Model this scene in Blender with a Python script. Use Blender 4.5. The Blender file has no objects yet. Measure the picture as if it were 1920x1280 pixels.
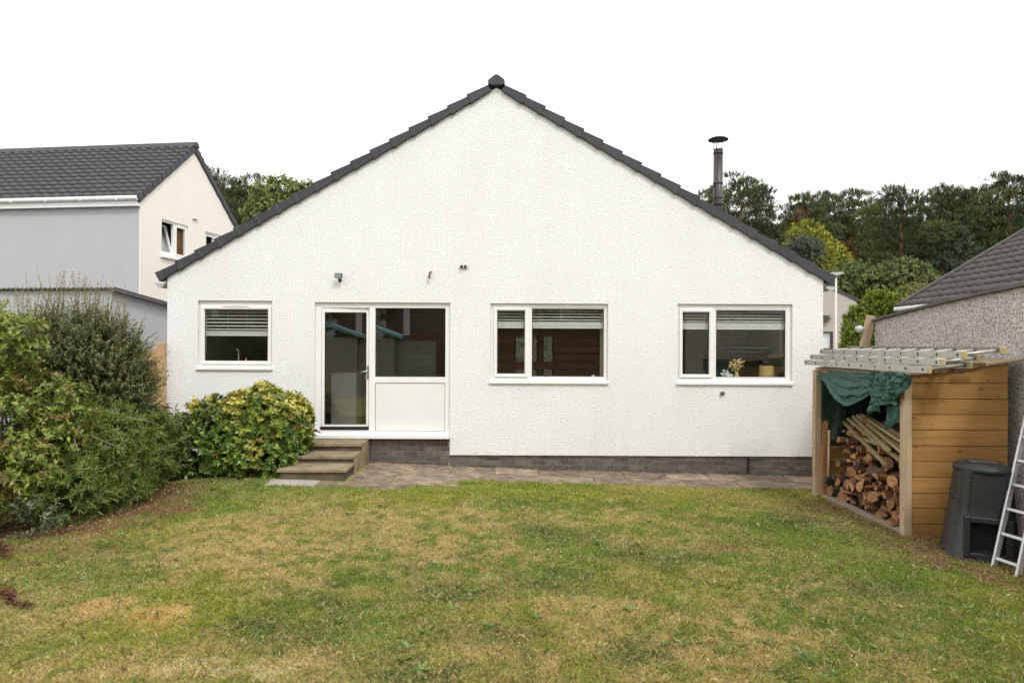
import bpy, bmesh, math, random
import numpy as np
from mathutils import Vector, Matrix, Euler

random.seed(7)
rng = np.random.default_rng(11)
R = math.radians
sc = bpy.context.scene
col = sc.collection

# ------------------------------------------------------------------ camera, world, sun, exposure
FPX, CXP, HOR, ROLL = 1280.0, 960.0, 645.0, 0.0045
CAM = Vector((0.0, -10.67, 1.98))
cd = bpy.data.cameras.new('camera')
cam = bpy.data.objects.new('camera', cd)
col.objects.link(cam)
cam.location = CAM
cam.rotation_euler = (R(90), -ROLL, 0)
cd.sensor_width = 36.0
cd.lens = 24.0
cd.shift_y = 5.0 / 1920.0
cd.clip_start = 0.05
cd.clip_end = 2000
sc.camera = cam

SUN_EL, SUN_AZ = R(50), R(152)          # azimuth: direction the light comes from, clockwise from +Y
world = bpy.data.worlds.new('World')
sc.world = world
world.use_nodes = True
wt = world.node_tree
for n in list(wt.nodes):
    wt.nodes.remove(n)
wo = wt.nodes.new('ShaderNodeOutputWorld')
wb = wt.nodes.new('ShaderNodeBackground')
wb.inputs['Strength'].default_value = 0.1
sky = wt.nodes.new('ShaderNodeTexSky')
sky.sky_type = 'NISHITA'
sky.sun_disc = False
sky.sun_elevation = SUN_EL
sky.sun_rotation = SUN_AZ
tc = wt.nodes.new('ShaderNodeTexCoord')
cl = wt.nodes.new('ShaderNodeTexNoise')
cl.inputs['Scale'].default_value = 2.2
cl.inputs['Detail'].default_value = 4
cr = wt.nodes.new('ShaderNodeValToRGB')   # an even sheet of cloud, a little brighter and darker here and there
cr.color_ramp.elements[0].position = 0.3
cr.color_ramp.elements[0].color = (0.90, 0.89, 0.87, 1)
cr.color_ramp.elements[1].position = 0.7
cr.color_ramp.elements[1].color = (1.0, 0.99, 0.97, 1)
sclw = wt.nodes.new('ShaderNodeVectorMath')
sclw.operation = 'SCALE'
sclw.inputs['Scale'].default_value = 17.0
mx = wt.nodes.new('ShaderNodeMix')
mx.data_type = 'RGBA'
mx.inputs['Factor'].default_value = 0.93
wt.links.new(tc.outputs['Generated'], cl.inputs['Vector'])
wt.links.new(cl.outputs['Fac'], cr.inputs['Fac'])
wt.links.new(cr.outputs['Color'], sclw.inputs[0])
wt.links.new(sky.outputs['Color'], mx.inputs[6])
wt.links.new(sclw.outputs['Vector'], mx.inputs[7])
wt.links.new(mx.outputs[2], wb.inputs['Color'])
wt.links.new(wb.outputs['Background'], wo.inputs['Surface'])

sl = bpy.data.lights.new('sun', 'SUN')
sl.energy = 1.5
sl.angle = R(11)
sl.color = (1.0, 0.975, 0.94)
sun = bpy.data.objects.new('sun', sl)
col.objects.link(sun)
sdir = Vector((math.sin(SUN_AZ) * math.cos(SUN_EL), math.cos(SUN_AZ) * math.cos(SUN_EL), math.sin(SUN_EL)))
sun.rotation_euler = (-sdir).to_track_quat('-Z', 'Y').to_euler()
sun.location = (0, -20, 30)

sc.view_settings.view_transform = 'Standard'
sc.view_settings.look = 'None'
sc.view_settings.exposure = 0.24
sc.view_settings.gamma = 1.0
sc.view_settings.use_curve_mapping = False
sc.cycles.max_bounces = 8
sc.cycles.transparent_max_bounces = 12
sc.cycles.caustics_reflective = False
sc.cycles.caustics_refractive = False


def ray(px, py):
    u = (px - CXP) / FPX
    v = (HOR - py) / FPX
    return Vector((u - v * ROLL, 1.0, v + u * ROLL))


def at(px, py, Y):
    """world point seen at a photograph pixel, on the plane at world Y"""
    return CAM + ray(px, py) * (Y - CAM.y)


def onz(px, py, z):
    d = ray(px, py)
    return CAM + d * ((z - CAM.z) / d.z)


# ------------------------------------------------------------------ objects, things, tags
WM = {}


def empty_thing(name, label, cat, loc=(0, 0, 0), rot=(0, 0, 0), group=None):
    o = bpy.data.objects.new(name, None)
    col.objects.link(o)
    o.location = loc
    o.rotation_euler = rot
    o.empty_display_size = 0.2
    tag(o, label, cat, group)
    WM[o.name] = Matrix.Translation(Vector(loc)) @ Euler(rot).to_matrix().to_4x4()
    return o


def tag(o, label=None, cat=None, group=None, kind=None):
    if label:
        o['label'] = label
    if cat:
        o['category'] = cat
    if group:
        o['group'] = group
    if kind:
        o['kind'] = kind
    return o


def put(name, me, mat=None, parent=None, local=False, bevel=0, seg=1):
    """link a mesh as one object; with a parent its coordinates are world ones unless local"""
    if isinstance(me, MB):
        me = me.mesh(name)
    o = bpy.data.objects.new(name, me)
    col.objects.link(o)
    if mat is not None and not me.materials:
        for m in (mat if isinstance(mat, (list, tuple)) else [mat]):
            me.materials.append(m)
    if parent is not None:
        o.parent = parent
        if local:
            WM[o.name] = WM[parent.name]
        else:
            o.matrix_parent_inverse = WM[parent.name].inverted()
            WM[o.name] = Matrix.Identity(4)
    else:
        WM[o.name] = Matrix.Identity(4)
    if bevel:
        b = o.modifiers.new('bevel', 'BEVEL')
        b.width = bevel
        b.segments = seg
        b.limit_method = 'ANGLE'
        b.angle_limit = R(35)
    return o


def structure(o):
    o['kind'] = 'structure'
    return o


def copy_thing(root, loc=None, rot=None, scale=None, label=None):
    r = root.copy()
    col.objects.link(r)
    if loc is not None:
        r.location = loc
    if rot is not None:
        r.rotation_euler = rot
    if scale is not None:
        r.scale = scale
    if label:
        r['label'] = label
    for ch in root.children:
        c = ch.copy()
        col.objects.link(c)
        c.parent = r
        for g in ch.children:
            d = g.copy()
            col.objects.link(d)
            d.parent = c
    return r


class MB:
    def __init__(self):
        self.v, self.f, self.mi, self.sm = [], [], [], []

    def add(self, vs, fs, mi=0, smooth=False):
        b = len(self.v)
        self.v += [tuple(p) for p in vs]
        self.f += [tuple(b + i for i in f) for f in fs]
        self.mi += [mi] * len(fs)
        self.sm += [smooth] * len(fs)
        return self

    def box(self, a, b, mi=0, M=None):
        x0, y0, z0 = a
        x1, y1, z1 = b
        vs = [(x0, y0, z0), (x1, y0, z0), (x1, y1, z0), (x0, y1, z0), (x0, y0, z1), (x1, y0, z1), (x1, y1, z1), (x0, y1, z1)]
        if M is not None:
            vs = [M @ Vector(p) for p in vs]
        return self.add(vs, [(0, 3, 2, 1), (4, 5, 6, 7), (0, 1, 5, 4), (1, 2, 6, 5), (2, 3, 7, 6), (3, 0, 4, 7)], mi)

    def prism(self, poly, axis, a, b, mi=0):
        """poly: 2D points; axis 'x','y','z' extruded from a to b"""
        def p3(p, t):
            return {'x': (t, p[0], p[1]), 'y': (p[0], t, p[1]), 'z': (p[0], p[1], t)}[axis]
        n = len(poly)
        vs = [p3(p, a) for p in poly] + [p3(p, b) for p in poly]
        fs = [tuple(range(n)), tuple(range(2 * n - 1, n - 1, -1))] + [(i, i + n, (i + 1) % n + n, (i + 1) % n) for i in range(n)]
        return self.add(vs, fs, mi)

    def tube(self, pts, rad, n=8, mi=0, cap=True, smooth=True):
        pts = [Vector(p) for p in pts]
        if not isinstance(rad, (list, tuple)):
            rad = [rad] * len(pts)
        vs = []
        prev = None
        for i, p in enumerate(pts):
            t = (pts[min(i + 1, len(pts) - 1)] - pts[max(i - 1, 0)]).normalized()
            if prev is None:
                s = t.orthogonal().normalized()
            else:
                s = (prev - t * prev.dot(t)).normalized()
            prev = s
            w = t.cross(s)
            for k in range(n):
                a = 2 * math.pi * k / n
                vs.append(p + (s * math.cos(a) + w * math.sin(a)) * rad[i])
        fs = []
        for i in range(len(pts) - 1):
            for k in range(n):
                k2 = (k + 1) % n
                fs.append((i * n + k, i * n + k2, (i + 1) * n + k2, (i + 1) * n + k))
        self.add(vs, fs, mi, smooth)
        if cap:
            b = len(self.v) - len(vs)
            self.f += [tuple(b + k for k in range(n - 1, -1, -1)), tuple(b + (len(pts) - 1) * n + k for k in range(n))]
            self.mi += [mi, mi]
            self.sm += [False, False]
        return self

    def lathe(self, prof, n=24, c=(0, 0, 0), mi=0, smooth=True):
        vs, fs = [], []
        for r, z in prof:
            for k in range(n):
                a = 2 * math.pi * k / n
                vs.append((c[0] + r * math.cos(a), c[1] + r * math.sin(a), c[2] + z))
        for i in range(len(prof) - 1):
            for k in range(n):
                k2 = (k + 1) % n
                fs.append((i * n + k, i * n + k2, (i + 1) * n + k2, (i + 1) * n + k))
        return self.add(vs, fs, mi, smooth)

    def mesh(self, name):
        me = bpy.data.meshes.new(name)
        me.from_pydata(self.v, [], self.f)
        me.polygons.foreach_set('material_index', self.mi)
        me.polygons.foreach_set('use_smooth', self.sm)
        me.update()
        return me


def fastmesh(name, V, Fc, C=None, smooth=False):
    """V (n,3), Fc (m,k) faces, C (n,3) colour attribute"""
    V = np.ascontiguousarray(V, np.float32)
    Fc = np.ascontiguousarray(Fc, np.int32)
    me = bpy.data.meshes.new(name)
    k = Fc.shape[1]
    me.vertices.add(len(V))
    me.vertices.foreach_set('co', V.ravel())
    me.loops.add(Fc.size)
    me.loops.foreach_set('vertex_index', Fc.ravel())
    me.polygons.add(len(Fc))
    me.polygons.foreach_set('loop_start', np.arange(0, Fc.size, k, dtype=np.int32))
    if smooth:
        me.polygons.foreach_set('use_smooth', np.ones(len(Fc), bool))
    if C is not None:
        a = me.attributes.new('tint', 'FLOAT_COLOR', 'POINT')
        c4 = np.ones((len(V), 4), np.float32)
        c4[:, :3] = C
        a.data.foreach_set('color', c4.ravel())
    me.update()
    me.validate()
    return me


# ------------------------------------------------------------------ noise in numpy
def hash2(ix, iy, s=0):
    h = (ix.astype(np.int64) * 374761393 + iy.astype(np.int64) * 668265263 + s * 1442695041) & 0xFFFFFFFF
    h = ((h ^ (h >> 13)) * 1274126177) & 0xFFFFFFFF
    return ((h ^ (h >> 16)) & 0xFFFF) / 65535.0


def vnoise(x, y, s=0):
    x = np.asarray(x, float)
    y = np.asarray(y, float)
    ix, iy = np.floor(x), np.floor(y)
    fx, fy = x - ix, y - iy
    fx, fy = fx * fx * (3 - 2 * fx), fy * fy * (3 - 2 * fy)
    a, b = hash2(ix, iy, s), hash2(ix + 1, iy, s)
    c, d = hash2(ix, iy + 1, s), hash2(ix + 1, iy + 1, s)
    return (a * (1 - fx) + b * fx) * (1 - fy) + (c * (1 - fx) + d * fx) * fy


def fbm(x, y, s=0, o=4):
    t, a, n = 0, 0.5, 0
    for i in range(o):
        t = t + a * vnoise(np.asarray(x) * 2 ** i, np.asarray(y) * 2 ** i, s + i * 17)
        n += a
        a *= 0.5
    return t / n


def sstep(a, b, x):
    t = np.clip((x - a) / (b - a), 0, 1)
    return t * t * (3 - 2 * t)


# ------------------------------------------------------------------ materials
class NT:
    def __init__(self, name):
        self.m = bpy.data.materials.new(name)
        self.m.use_nodes = True
        self.t = self.m.node_tree
        self.b = self.t.nodes['Principled BSDF']
        self.out = self.t.nodes['Material Output']

    def n(self, typ, **kw):
        o = self.t.nodes.new('ShaderNode' + typ)
        for k, v in kw.items():
            if k in o.inputs:
                o.inputs[k].default_value = v
            else:
                setattr(o, k, v)
        return o

    def l(self, a, b):
        self.t.links.new(a, b)

    def coord(self, scale=(1, 1, 1), rand=False):
        tcn = self.n('TexCoord')
        mp = self.n('Mapping')
        mp.inputs['Scale'].default_value = scale
        if rand:
            oi = self.n('ObjectInfo')
            ml = self.n('Math', operation='MULTIPLY')
            ml.inputs[1].default_value = 37.0
            self.l(oi.outputs['Random'], ml.inputs[0])
            ad = self.n('VectorMath', operation='ADD')
            self.l(tcn.outputs['Object'], ad.inputs[0])
            self.l(ml.outputs[0], ad.inputs[1])
            self.l(ad.outputs[0], mp.inputs['Vector'])
        else:
            self.l(tcn.outputs['Object'], mp.inputs['Vector'])
        return mp.outputs['Vector']

    def noise(self, vec, scale, detail=3, rough=0.55):
        o = self.n('TexNoise')
        o.inputs['Scale'].default_value = scale
        o.inputs['Detail'].default_value = detail
        o.inputs['Roughness'].default_value = rough
        self.l(vec, o.inputs['Vector'])
        return o.outputs['Fac']

    def ramp(self, fac, stops):
        o = self.n('ValToRGB')
        e = o.color_ramp.elements
        while len(e) < len(stops):
            e.new(0.5)
        for k, (p, c) in enumerate(stops):
            e[k].position = p
            e[k].color = (c[0], c[1], c[2], 1) if not isinstance(c, (int, float)) else (c, c, c, 1)
        self.l(fac, o.inputs['Fac'])
        return o.outputs['Color']

    def mix(self, fac, a, b, blend='MIX'):
        o = self.n('Mix', data_type='RGBA', blend_type=blend)
        for s, v in ((0, fac), (6, a), (7, b)):
            if isinstance(v, (int, float)):
                o.inputs[s].default_value = v
            elif isinstance(v, tuple):
                o.inputs[s].default_value = (v[0], v[1], v[2], 1)
            else:
                self.l(v, o.inputs[s])
        return o.outputs[2]

    def objrand(self):
        return self.n('ObjectInfo').outputs['Random']

    def bump(self, h, strength=0.5, dist=0.01, prev=None):
        o = self.n('Bump')
        o.inputs['Strength'].default_value = strength
        o.inputs['Distance'].default_value = dist
        self.l(h, o.inputs['Height'])
        if prev is not None:
            self.l(prev, o.inputs['Normal'])
        return o.outputs['Normal']

    def fin(self, colr=None, rough=None, normal=None, spec=None, metal=None):
        if colr is not None:
            if isinstance(colr, tuple):
                self.b.inputs['Base Color'].default_value = (*colr, 1)
            else:
                self.l(colr, self.b.inputs['Base Color'])
        if rough is not None:
            if isinstance(rough, (int, float)):
                self.b.inputs['Roughness'].default_value = rough
            else:
                self.l(rough, self.b.inputs['Roughness'])
        if normal is not None:
            self.l(normal, self.b.inputs['Normal'])
        if spec is not None:
            self.b.inputs['Specular IOR Level'].default_value = spec
        if metal is not None:
            self.b.inputs['Metallic'].default_value = metal
        return self.m


def simple(name, c, rough=0.6, var=0.15, scale=8, metal=0, bump=0, bscale=60, objvar=0, spec=None):
    t = NT(name)
    v = t.coord(rand=objvar > 0)
    f = t.noise(v, scale, 4)
    lo = tuple(max(0, x * (1 - var)) for x in c)
    hi = tuple(min(1, x * (1 + var)) for x in c)
    cc = t.ramp(f, [(0.3, lo), (0.7, hi)])
    if objvar:
        r = t.ramp(t.objrand(), [(0, 1 - objvar), (1, 1 + objvar)])
        cc = t.mix(1.0, cc, r, 'MULTIPLY')
    nm = None
    if bump:
        nm = t.bump(t.noise(v, bscale, 3), bump, 0.004)
    return t.fin(cc, rough, nm, metal=metal, spec=spec)


def harling(name, c, scale=28, strength=0.6, dist=0.012, stain=(0.55, 0.5, 0.42), stretch=(1, 1, 1.7), amount=0.12, pits=0.9):
    t = NT(name)
    v = t.coord(stretch)
    n1 = t.noise(v, scale, 3, 0.6)
    n2 = t.noise(v, scale * 2.6, 2, 0.6)
    h = t.mix(0.35, n1, n2)
    st = t.noise(t.coord((0.9, 0.9, 0.35)), 1.3, 5, 0.6)
    st = t.ramp(st, [(0.42, 0.0), (0.75, 1.0)])
    sp = t.n('SeparateXYZ')
    t.l(t.coord(), sp.inputs[0])
    low = t.ramp(sp.outputs['Z'], [(0.2, 0.55), (0.75, 0.0)])      # splash-back grime near the ground
    st = t.mix(low, st, t.ramp(t.noise(t.coord((3, 3, 1)), 2.2, 4), [(0.45, 0.0), (0.7, 1.6)]), 'ADD')
    fine = t.ramp(h, [(0.34, tuple(x * pits for x in c)), (0.50, c)])  # relief shade of the pits, with some grime, put into the colour
    cc = t.mix(t.mix(1.0, st, (amount, amount, amount), 'MULTIPLY'), fine, tuple(a * b for a, b in zip(c, stain)))
    return t.fin(cc, 0.85, t.bump(h, strength, dist), spec=0.2)


def pebble(name):
    t = NT(name)
    v = t.coord()
    vo = t.n('TexVoronoi', feature='F1')
    vo.inputs['Scale'].default_value = 78
    t.l(v, vo.inputs['Vector'])
    sep = t.n('SeparateColor')
    t.l(vo.outputs['Color'], sep.inputs[0])
    cc = t.ramp(sep.outputs[0], [(0.0, (0.17, 0.155, 0.145)), (0.3, (0.38, 0.35, 0.325)), (0.6, (0.54, 0.50, 0.465)), (1.0, (0.78, 0.74, 0.70))])
    big = t.ramp(t.noise(v, 1.1, 4), [(0.3, 0.82), (0.7, 1.0)])
    cc = t.mix(1.0, cc, big, 'MULTIPLY')
    return t.fin(cc, 0.9, t.bump(vo.outputs['Distance'], 0.7, 0.012), spec=0.2)


def wood(name, c1, c2, axis='x', knots=True, rough=0.7, objvar=0.12, gscale=1.0, grey=None):
    t = NT(name)
    s = {'x': (1.2, 26, 26), 'y': (26, 1.2, 26), 'z': (26, 26, 1.2)}[axis]
    v = t.coord(tuple(q * gscale for q in s), rand=True)
    f = t.noise(v, 1.0, 5, 0.62)
    cc = t.ramp(f, [(0.3, c1), (0.68, c2)])
    big = t.noise(t.coord((1.4, 1.4, 1.4), rand=True), 2.0, 3)
    cc = t.mix(t.ramp(big, [(0.4, 0.0), (0.8, 0.4)]), cc, grey or tuple(x * 0.6 for x in c1))
    if knots:
        kv = t.coord({'x': (4.2, 8, 8), 'y': (8, 4.2, 8), 'z': (8, 8, 4.2)}[axis], rand=True)
        vo = t.n('TexVoronoi', feature='F1')
        vo.inputs['Scale'].default_value = 1.0
        t.l(kv, vo.inputs['Vector'])
        kf = t.ramp(vo.outputs['Distance'], [(0.05, 0.85), (0.13, 0.0)])
        cc = t.mix(kf, cc, tuple(x * 0.35 for x in c1))
    r = t.ramp(t.objrand(), [(0, 1 - objvar), (1, 1 + objvar)])
    cc = t.mix(1.0, cc, r, 'MULTIPLY')
    return t.fin(cc, rough, t.bump(f, 0.25, 0.003), spec=0.3)


def leafmat(name, rough=0.45, trans=0.3, spec=0.4):
    t = NT(name)
    a = t.n('Attribute', attribute_name='tint')
    t.b.inputs['Roughness'].default_value = rough
    t.b.inputs['Specular IOR Level'].default_value = spec
    t.l(a.outputs['Color'], t.b.inputs['Base Color'])
    tr = t.n('BsdfTranslucent')
    t.l(t.mix(1.0, a.outputs['Color'], (1.3, 1.25, 0.6), 'MULTIPLY'), tr.inputs['Color'])
    ms = t.n('MixShader')
    ms.inputs[0].default_value = trans
    t.l(t.b.outputs[0], ms.inputs[1])
    t.l(tr.outputs[0], ms.inputs[2])
    t.l(ms.outputs[0], t.out.inputs['Surface'])
    return t.m


def glassmat(name, ior=1.75, tint=(0.965, 0.98, 0.97)):
    t = NT(name)
    t.t.nodes.remove(t.b)
    fr = t.n('Fresnel')
    ge = t.n('NewGeometry')                 # the pane does not refract, so both its faces use the same index
    mr = t.n('MapRange')
    mr.inputs['To Min'].default_value = ior
    mr.inputs['To Max'].default_value = 1.0 / ior
    t.l(ge.outputs['Backfacing'], mr.inputs['Value'])
    t.l(mr.outputs['Result'], fr.inputs['IOR'])
    tr = t.n('BsdfTransparent')
    tr.inputs['Color'].default_value = (*tint, 1)
    gl = t.n('BsdfGlossy')
    gl.inputs['Roughness'].default_value = 0.0
    gl.inputs['Color'].default_value = (1, 1, 1, 1)
    ms = t.n('MixShader')
    t.l(fr.outputs[0], ms.inputs[0])
    t.l(tr.outputs[0], ms.inputs[1])
    t.l(gl.outputs[0], ms.inputs[2])
    t.l(ms.outputs[0], t.out.inputs['Surface'])
    return t.m


m_white = harling('white_harling', (0.84, 0.845, 0.84), scale=36, strength=1.0, dist=0.02, stretch=(0.85, 0.85, 1.4), amount=0.12, pits=0.77)
m_grey_render = harling('lilac_grey_render', (0.46, 0.46, 0.475), scale=40, strength=0.4, dist=0.008)
m_cream = harling('cream_render', (0.82, 0.775, 0.705), scale=40, strength=0.4, dist=0.008, amount=0.08)
m_beige = harling('beige_render', (0.44, 0.40, 0.355), scale=30, strength=0.3, dist=0.01)
m_pebble = pebble('pebble_dash')
m_upvc = simple('white_upvc', (0.80, 0.80, 0.785), 0.32, 0.03, 3)
m_panel = simple('white_panel', (0.76, 0.765, 0.74), 0.4, 0.03, 2)
m_gasket = simple('black_gasket', (0.012, 0.012, 0.012), 0.5, 0.1)
m_glass = glassmat('window_glass')
m_slate = simple('anthracite_tile', (0.034, 0.034, 0.041), 0.55, 0.2, 14, bump=0.3, bscale=120, objvar=0.12)
m_slate2 = simple('charcoal_tile', (0.050, 0.053, 0.058), 0.6, 0.2, 9, bump=0.3, bscale=80)
m_brown_tile = simple('weathered_brown_tile', (0.062, 0.052, 0.046), 0.8, 0.4, 6, bump=0.4, bscale=50)
m_brick = simple('grey_brick', (0.108, 0.096, 0.080), 0.85, 0.3, 9, bump=0.5, bscale=70, objvar=0.28)
m_mortar = simple('mortar', (0.22, 0.20, 0.17), 0.95, 0.3, 12, bump=0.5, bscale=90)
m_slab = simple('paving_slab', (0.200, 0.152, 0.108), 0.9, 0.5, 5.5, bump=0.7, bscale=45, objvar=0.24)
m_slab_pale = simple('pale_slab', (0.34, 0.31, 0.27), 0.9, 0.15, 5, bump=0.4, bscale=60)
m_step = simple('step_slab', (0.245, 0.192, 0.118), 0.9, 0.35, 4.5, bump=0.5, bscale=60, objvar=0.08)
m_riser = simple('step_riser', (0.115, 0.090, 0.068), 0.95, 0.4, 6, bump=0.5, bscale=60)
m_soil = simple('soil', (0.085, 0.058, 0.036), 1.0, 0.4, 14, bump=0.9, bscale=40)
m_alu = simple('weathered_aluminium', (0.47, 0.455, 0.41), 0.5, 0.15, 14, metal=0.35, bump=0.15, bscale=90)
m_alu_clean = simple('aluminium', (0.50, 0.50, 0.50), 0.38, 0.08, 14, metal=0.6)
m_hole = simple('rung_hole', (0.03, 0.028, 0.024), 0.8, 0.1)
m_plug = simple('yellow_plug', (0.42, 0.34, 0.17), 0.7, 0.25, 30)
m_rust = simple('rusty_bracket', (0.12, 0.06, 0.03), 0.8, 0.4, 30)
m_board = wood('stained_board', (0.300, 0.152, 0.044), (0.43, 0.238, 0.080), 'x', objvar=0.10)
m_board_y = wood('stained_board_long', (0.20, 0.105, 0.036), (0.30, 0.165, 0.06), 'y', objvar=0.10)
m_post = wood('pale_post', (0.36, 0.255, 0.155), (0.50, 0.385, 0.26), 'z', objvar=0.06)
m_post2 = wood('orange_post', (0.30, 0.14, 0.055), (0.42, 0.22, 0.095), 'z', objvar=0.06)
m_fence = wood('new_fence', (0.40, 0.225, 0.09), (0.52, 0.32, 0.15), 'x', objvar=0.10)
m_fence_z = wood('new_fence_post', (0.44, 0.27, 0.14), (0.55, 0.37, 0.21), 'z', objvar=0.06)
m_darkfence = wood('red_brown_fence', (0.15, 0.062, 0.036), (0.25, 0.112, 0.07), 'x', objvar=0.14, knots=False)
m_greyfence = wood('grey_fence', (0.30, 0.29, 0.265), (0.42, 0.405, 0.37), 'x', objvar=0.10, knots=False)
m_stake = wood('treated_stake', (0.235, 0.18, 0.088), (0.36, 0.29, 0.16), 'x', knots=False, objvar=0.2)
m_endgrain = simple('sawn_wood', (0.31, 0.160, 0.070), 0.8, 0.35, 20, bump=0.3, bscale=80, objvar=0.45)
m_split = wood('split_wood', (0.17, 0.068, 0.030), (0.32, 0.145, 0.060), 'x', knots=False, objvar=0.35)
m_bark = simple('bark', (0.105, 0.058, 0.038), 0.95, 0.5, 16, bump=1.0, bscale=38, objvar=0.35)
m_limb = simple('pine_limb', (0.085, 0.062, 0.045), 0.95, 0.4, 3)
m_redbark = simple('pine_bark', (0.29, 0.125, 0.068), 0.95, 0.45, 2.5, bump=0.8, bscale=12, objvar=0.15)
m_twig = simple('twig', (0.14, 0.105, 0.07), 0.9, 0.4, 20)
m_bin = simple('black_plastic', (0.0095, 0.0098, 0.0105), 0.5, 0.25, 6, bump=0.1, bscale=120)
m_bin_in = simple('bin_inside', (0.008, 0.008, 0.008), 0.9, 0.1)
m_flue = simple('flue_enamel', (0.055, 0.049, 0.046), 0.42, 0.3, 3, metal=0.3)
m_flue_top = simple('flue_cowl', (0.018, 0.017, 0.016), 0.5, 0.3, 8, metal=0.2)
m_black = simple('black_metal', (0.02, 0.02, 0.02), 0.45, 0.2)
m_lens = simple('lamp_glass', (0.30, 0.33, 0.33), 0.15, 0.1)
m_steel = simple('steel', (0.55, 0.55, 0.55), 0.25, 0.05, metal=0.9)
m_blind = simple('blind_slat', (0.78, 0.77, 0.75), 0.5, 0.05)
m_plaster = simple('room_wall', (0.34, 0.31, 0.27), 0.9, 0.05)
m_greenwall = simple('room_green_wall', (0.40, 0.43, 0.30), 0.9, 0.05)
m_roomfloor = simple('room_floor', (0.16, 0.10, 0.06), 0.5, 0.2)
m_cupboard = simple('white_cupboard', (0.62, 0.62, 0.60), 0.5, 0.05)
m_darkunit = simple('dark_unit', (0.02, 0.018, 0.016), 0.4, 0.2)
m_gutter = simple('grey_gutter', (0.42, 0.42, 0.42), 0.4, 0.08)
m_teal = simple('teal_felt', (0.24, 0.44, 0.46), 0.8, 0.15, 6)
m_redbrick = simple('brown_brick', (0.17, 0.125, 0.10), 0.9, 0.3, 3)
m_vase = simple('yellow_vase', (0.60, 0.50, 0.16), 0.35, 0.05)
m_shade = simple('ochre_shade', (0.42, 0.30, 0.11), 0.85, 0.06)
m_petalw = simple('white_petal', (0.75, 0.75, 0.72), 0.7, 0.06)
m_petaly = simple('straw_petal', (0.62, 0.46, 0.20), 0.8, 0.25, 40)
m_red = simple('red_cap', (0.5, 0.03, 0.04), 0.4, 0.05)
m_bottle = simple('clear_bottle', (0.45, 0.5, 0.5), 0.15, 0.05)
m_foam = simple('pipe_foam', (0.16, 0.10, 0.08), 0.7, 0.2)
m_curtain = simple('brown_curtain', (0.24, 0.095, 0.035), 0.8, 0.2)
m_corr = simple('corrugated_sheet', (0.10, 0.095, 0.095), 0.8, 0.3, 3)
m_flatroof = simple('roof_felt', (0.09, 0.088, 0.085), 0.85, 0.3, 3)
m_leaf = leafmat('leaf')
m_gloss = leafmat('glossy_leaf', rough=0.33, trans=0.18, spec=0.5)
m_needle = leafmat('needle', rough=0.6, trans=0.15, spec=0.25)
m_grass = leafmat('grass_blade', rough=0.6, trans=0.3, spec=0.2)


def tarp_mat(name, c):
    t = NT(name)
    v = t.coord()
    f = t.noise(v, 9, 5, 0.65)
    n2 = t.noise(v, 42, 3, 0.6)
    cc = t.ramp(f, [(0.3, tuple(x * 0.75 for x in c)), (0.75, tuple(x * 1.25 for x in c))])
    cc = t.mix(t.ramp(n2, [(0.66, 0.0), (0.8, 0.18)]), cc, (0.25, 0.34, 0.31))
    return t.fin(cc, 0.42, t.bump(n2, 0.5, 0.01, t.bump(f, 0.8, 0.03)), spec=0.5)


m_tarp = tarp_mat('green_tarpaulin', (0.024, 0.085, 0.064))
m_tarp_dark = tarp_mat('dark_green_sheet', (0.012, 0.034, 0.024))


def ground_mat(name):
    t = NT(name)
    a = t.n('Attribute', attribute_name='tint')
    v = t.coord()
    f = t.ramp(t.noise(v, 60, 4), [(0.3, 0.55), (0.7, 1.2)])
    return t.fin(t.mix(1.0, a.outputs['Color'], f, 'MULTIPLY'), 1.0, t.bump(t.noise(v, 45, 4), 0.8, 0.012), spec=0.05)


m_lawnsoil = ground_mat('lawn_thatch')
m_earth = simple('rough_ground', (0.055, 0.065, 0.028), 1.0, 0.5, 0.5, bump=0.5, bscale=6)


# ------------------------------------------------------------------ terrain
GX = [-9.5, -3.0, -2.15, 0.35, 4.5, 9.0]
GZ = [0.15, 0.15, 0.12, 0.02, -0.07, -0.09]


def gz(x, y):
    x = np.asarray(x, float)
    y = np.asarray(y, float)
    base = np.interp(x, GX, GZ)
    t = np.clip((-y - 1.2) / 4.5, 0, 1)
    und = (fbm(x * 0.9 + 3, y * 0.9, 5, 3) - 0.5) * 0.05 * np.clip((-y - 1.0), 0, 1)
    return base * (1 - 0.75 * t) + und


def gzf(x, y):
    return float(gz(x, y))


def ground_hit(px, py):
    z = 0.0
    for _ in range(8):
        p = onz(px, py, z)
        z = gzf(p.x, p.y)
    return p


# lawn colour field ------------------------------------------------
GREEN = np.array((0.112, 0.172, 0.034))
YGREEN = np.array((0.185, 0.210, 0.038))
DGREEN = np.array((0.070, 0.108, 0.032))
STRAW = np.array((0.350, 0.275, 0.142))
PALE = np.array((0.450, 0.365, 0.220))
ORANGE = np.array((0.440, 0.300, 0.140))
BROWN = np.array((0.165, 0.098, 0.052))
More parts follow.
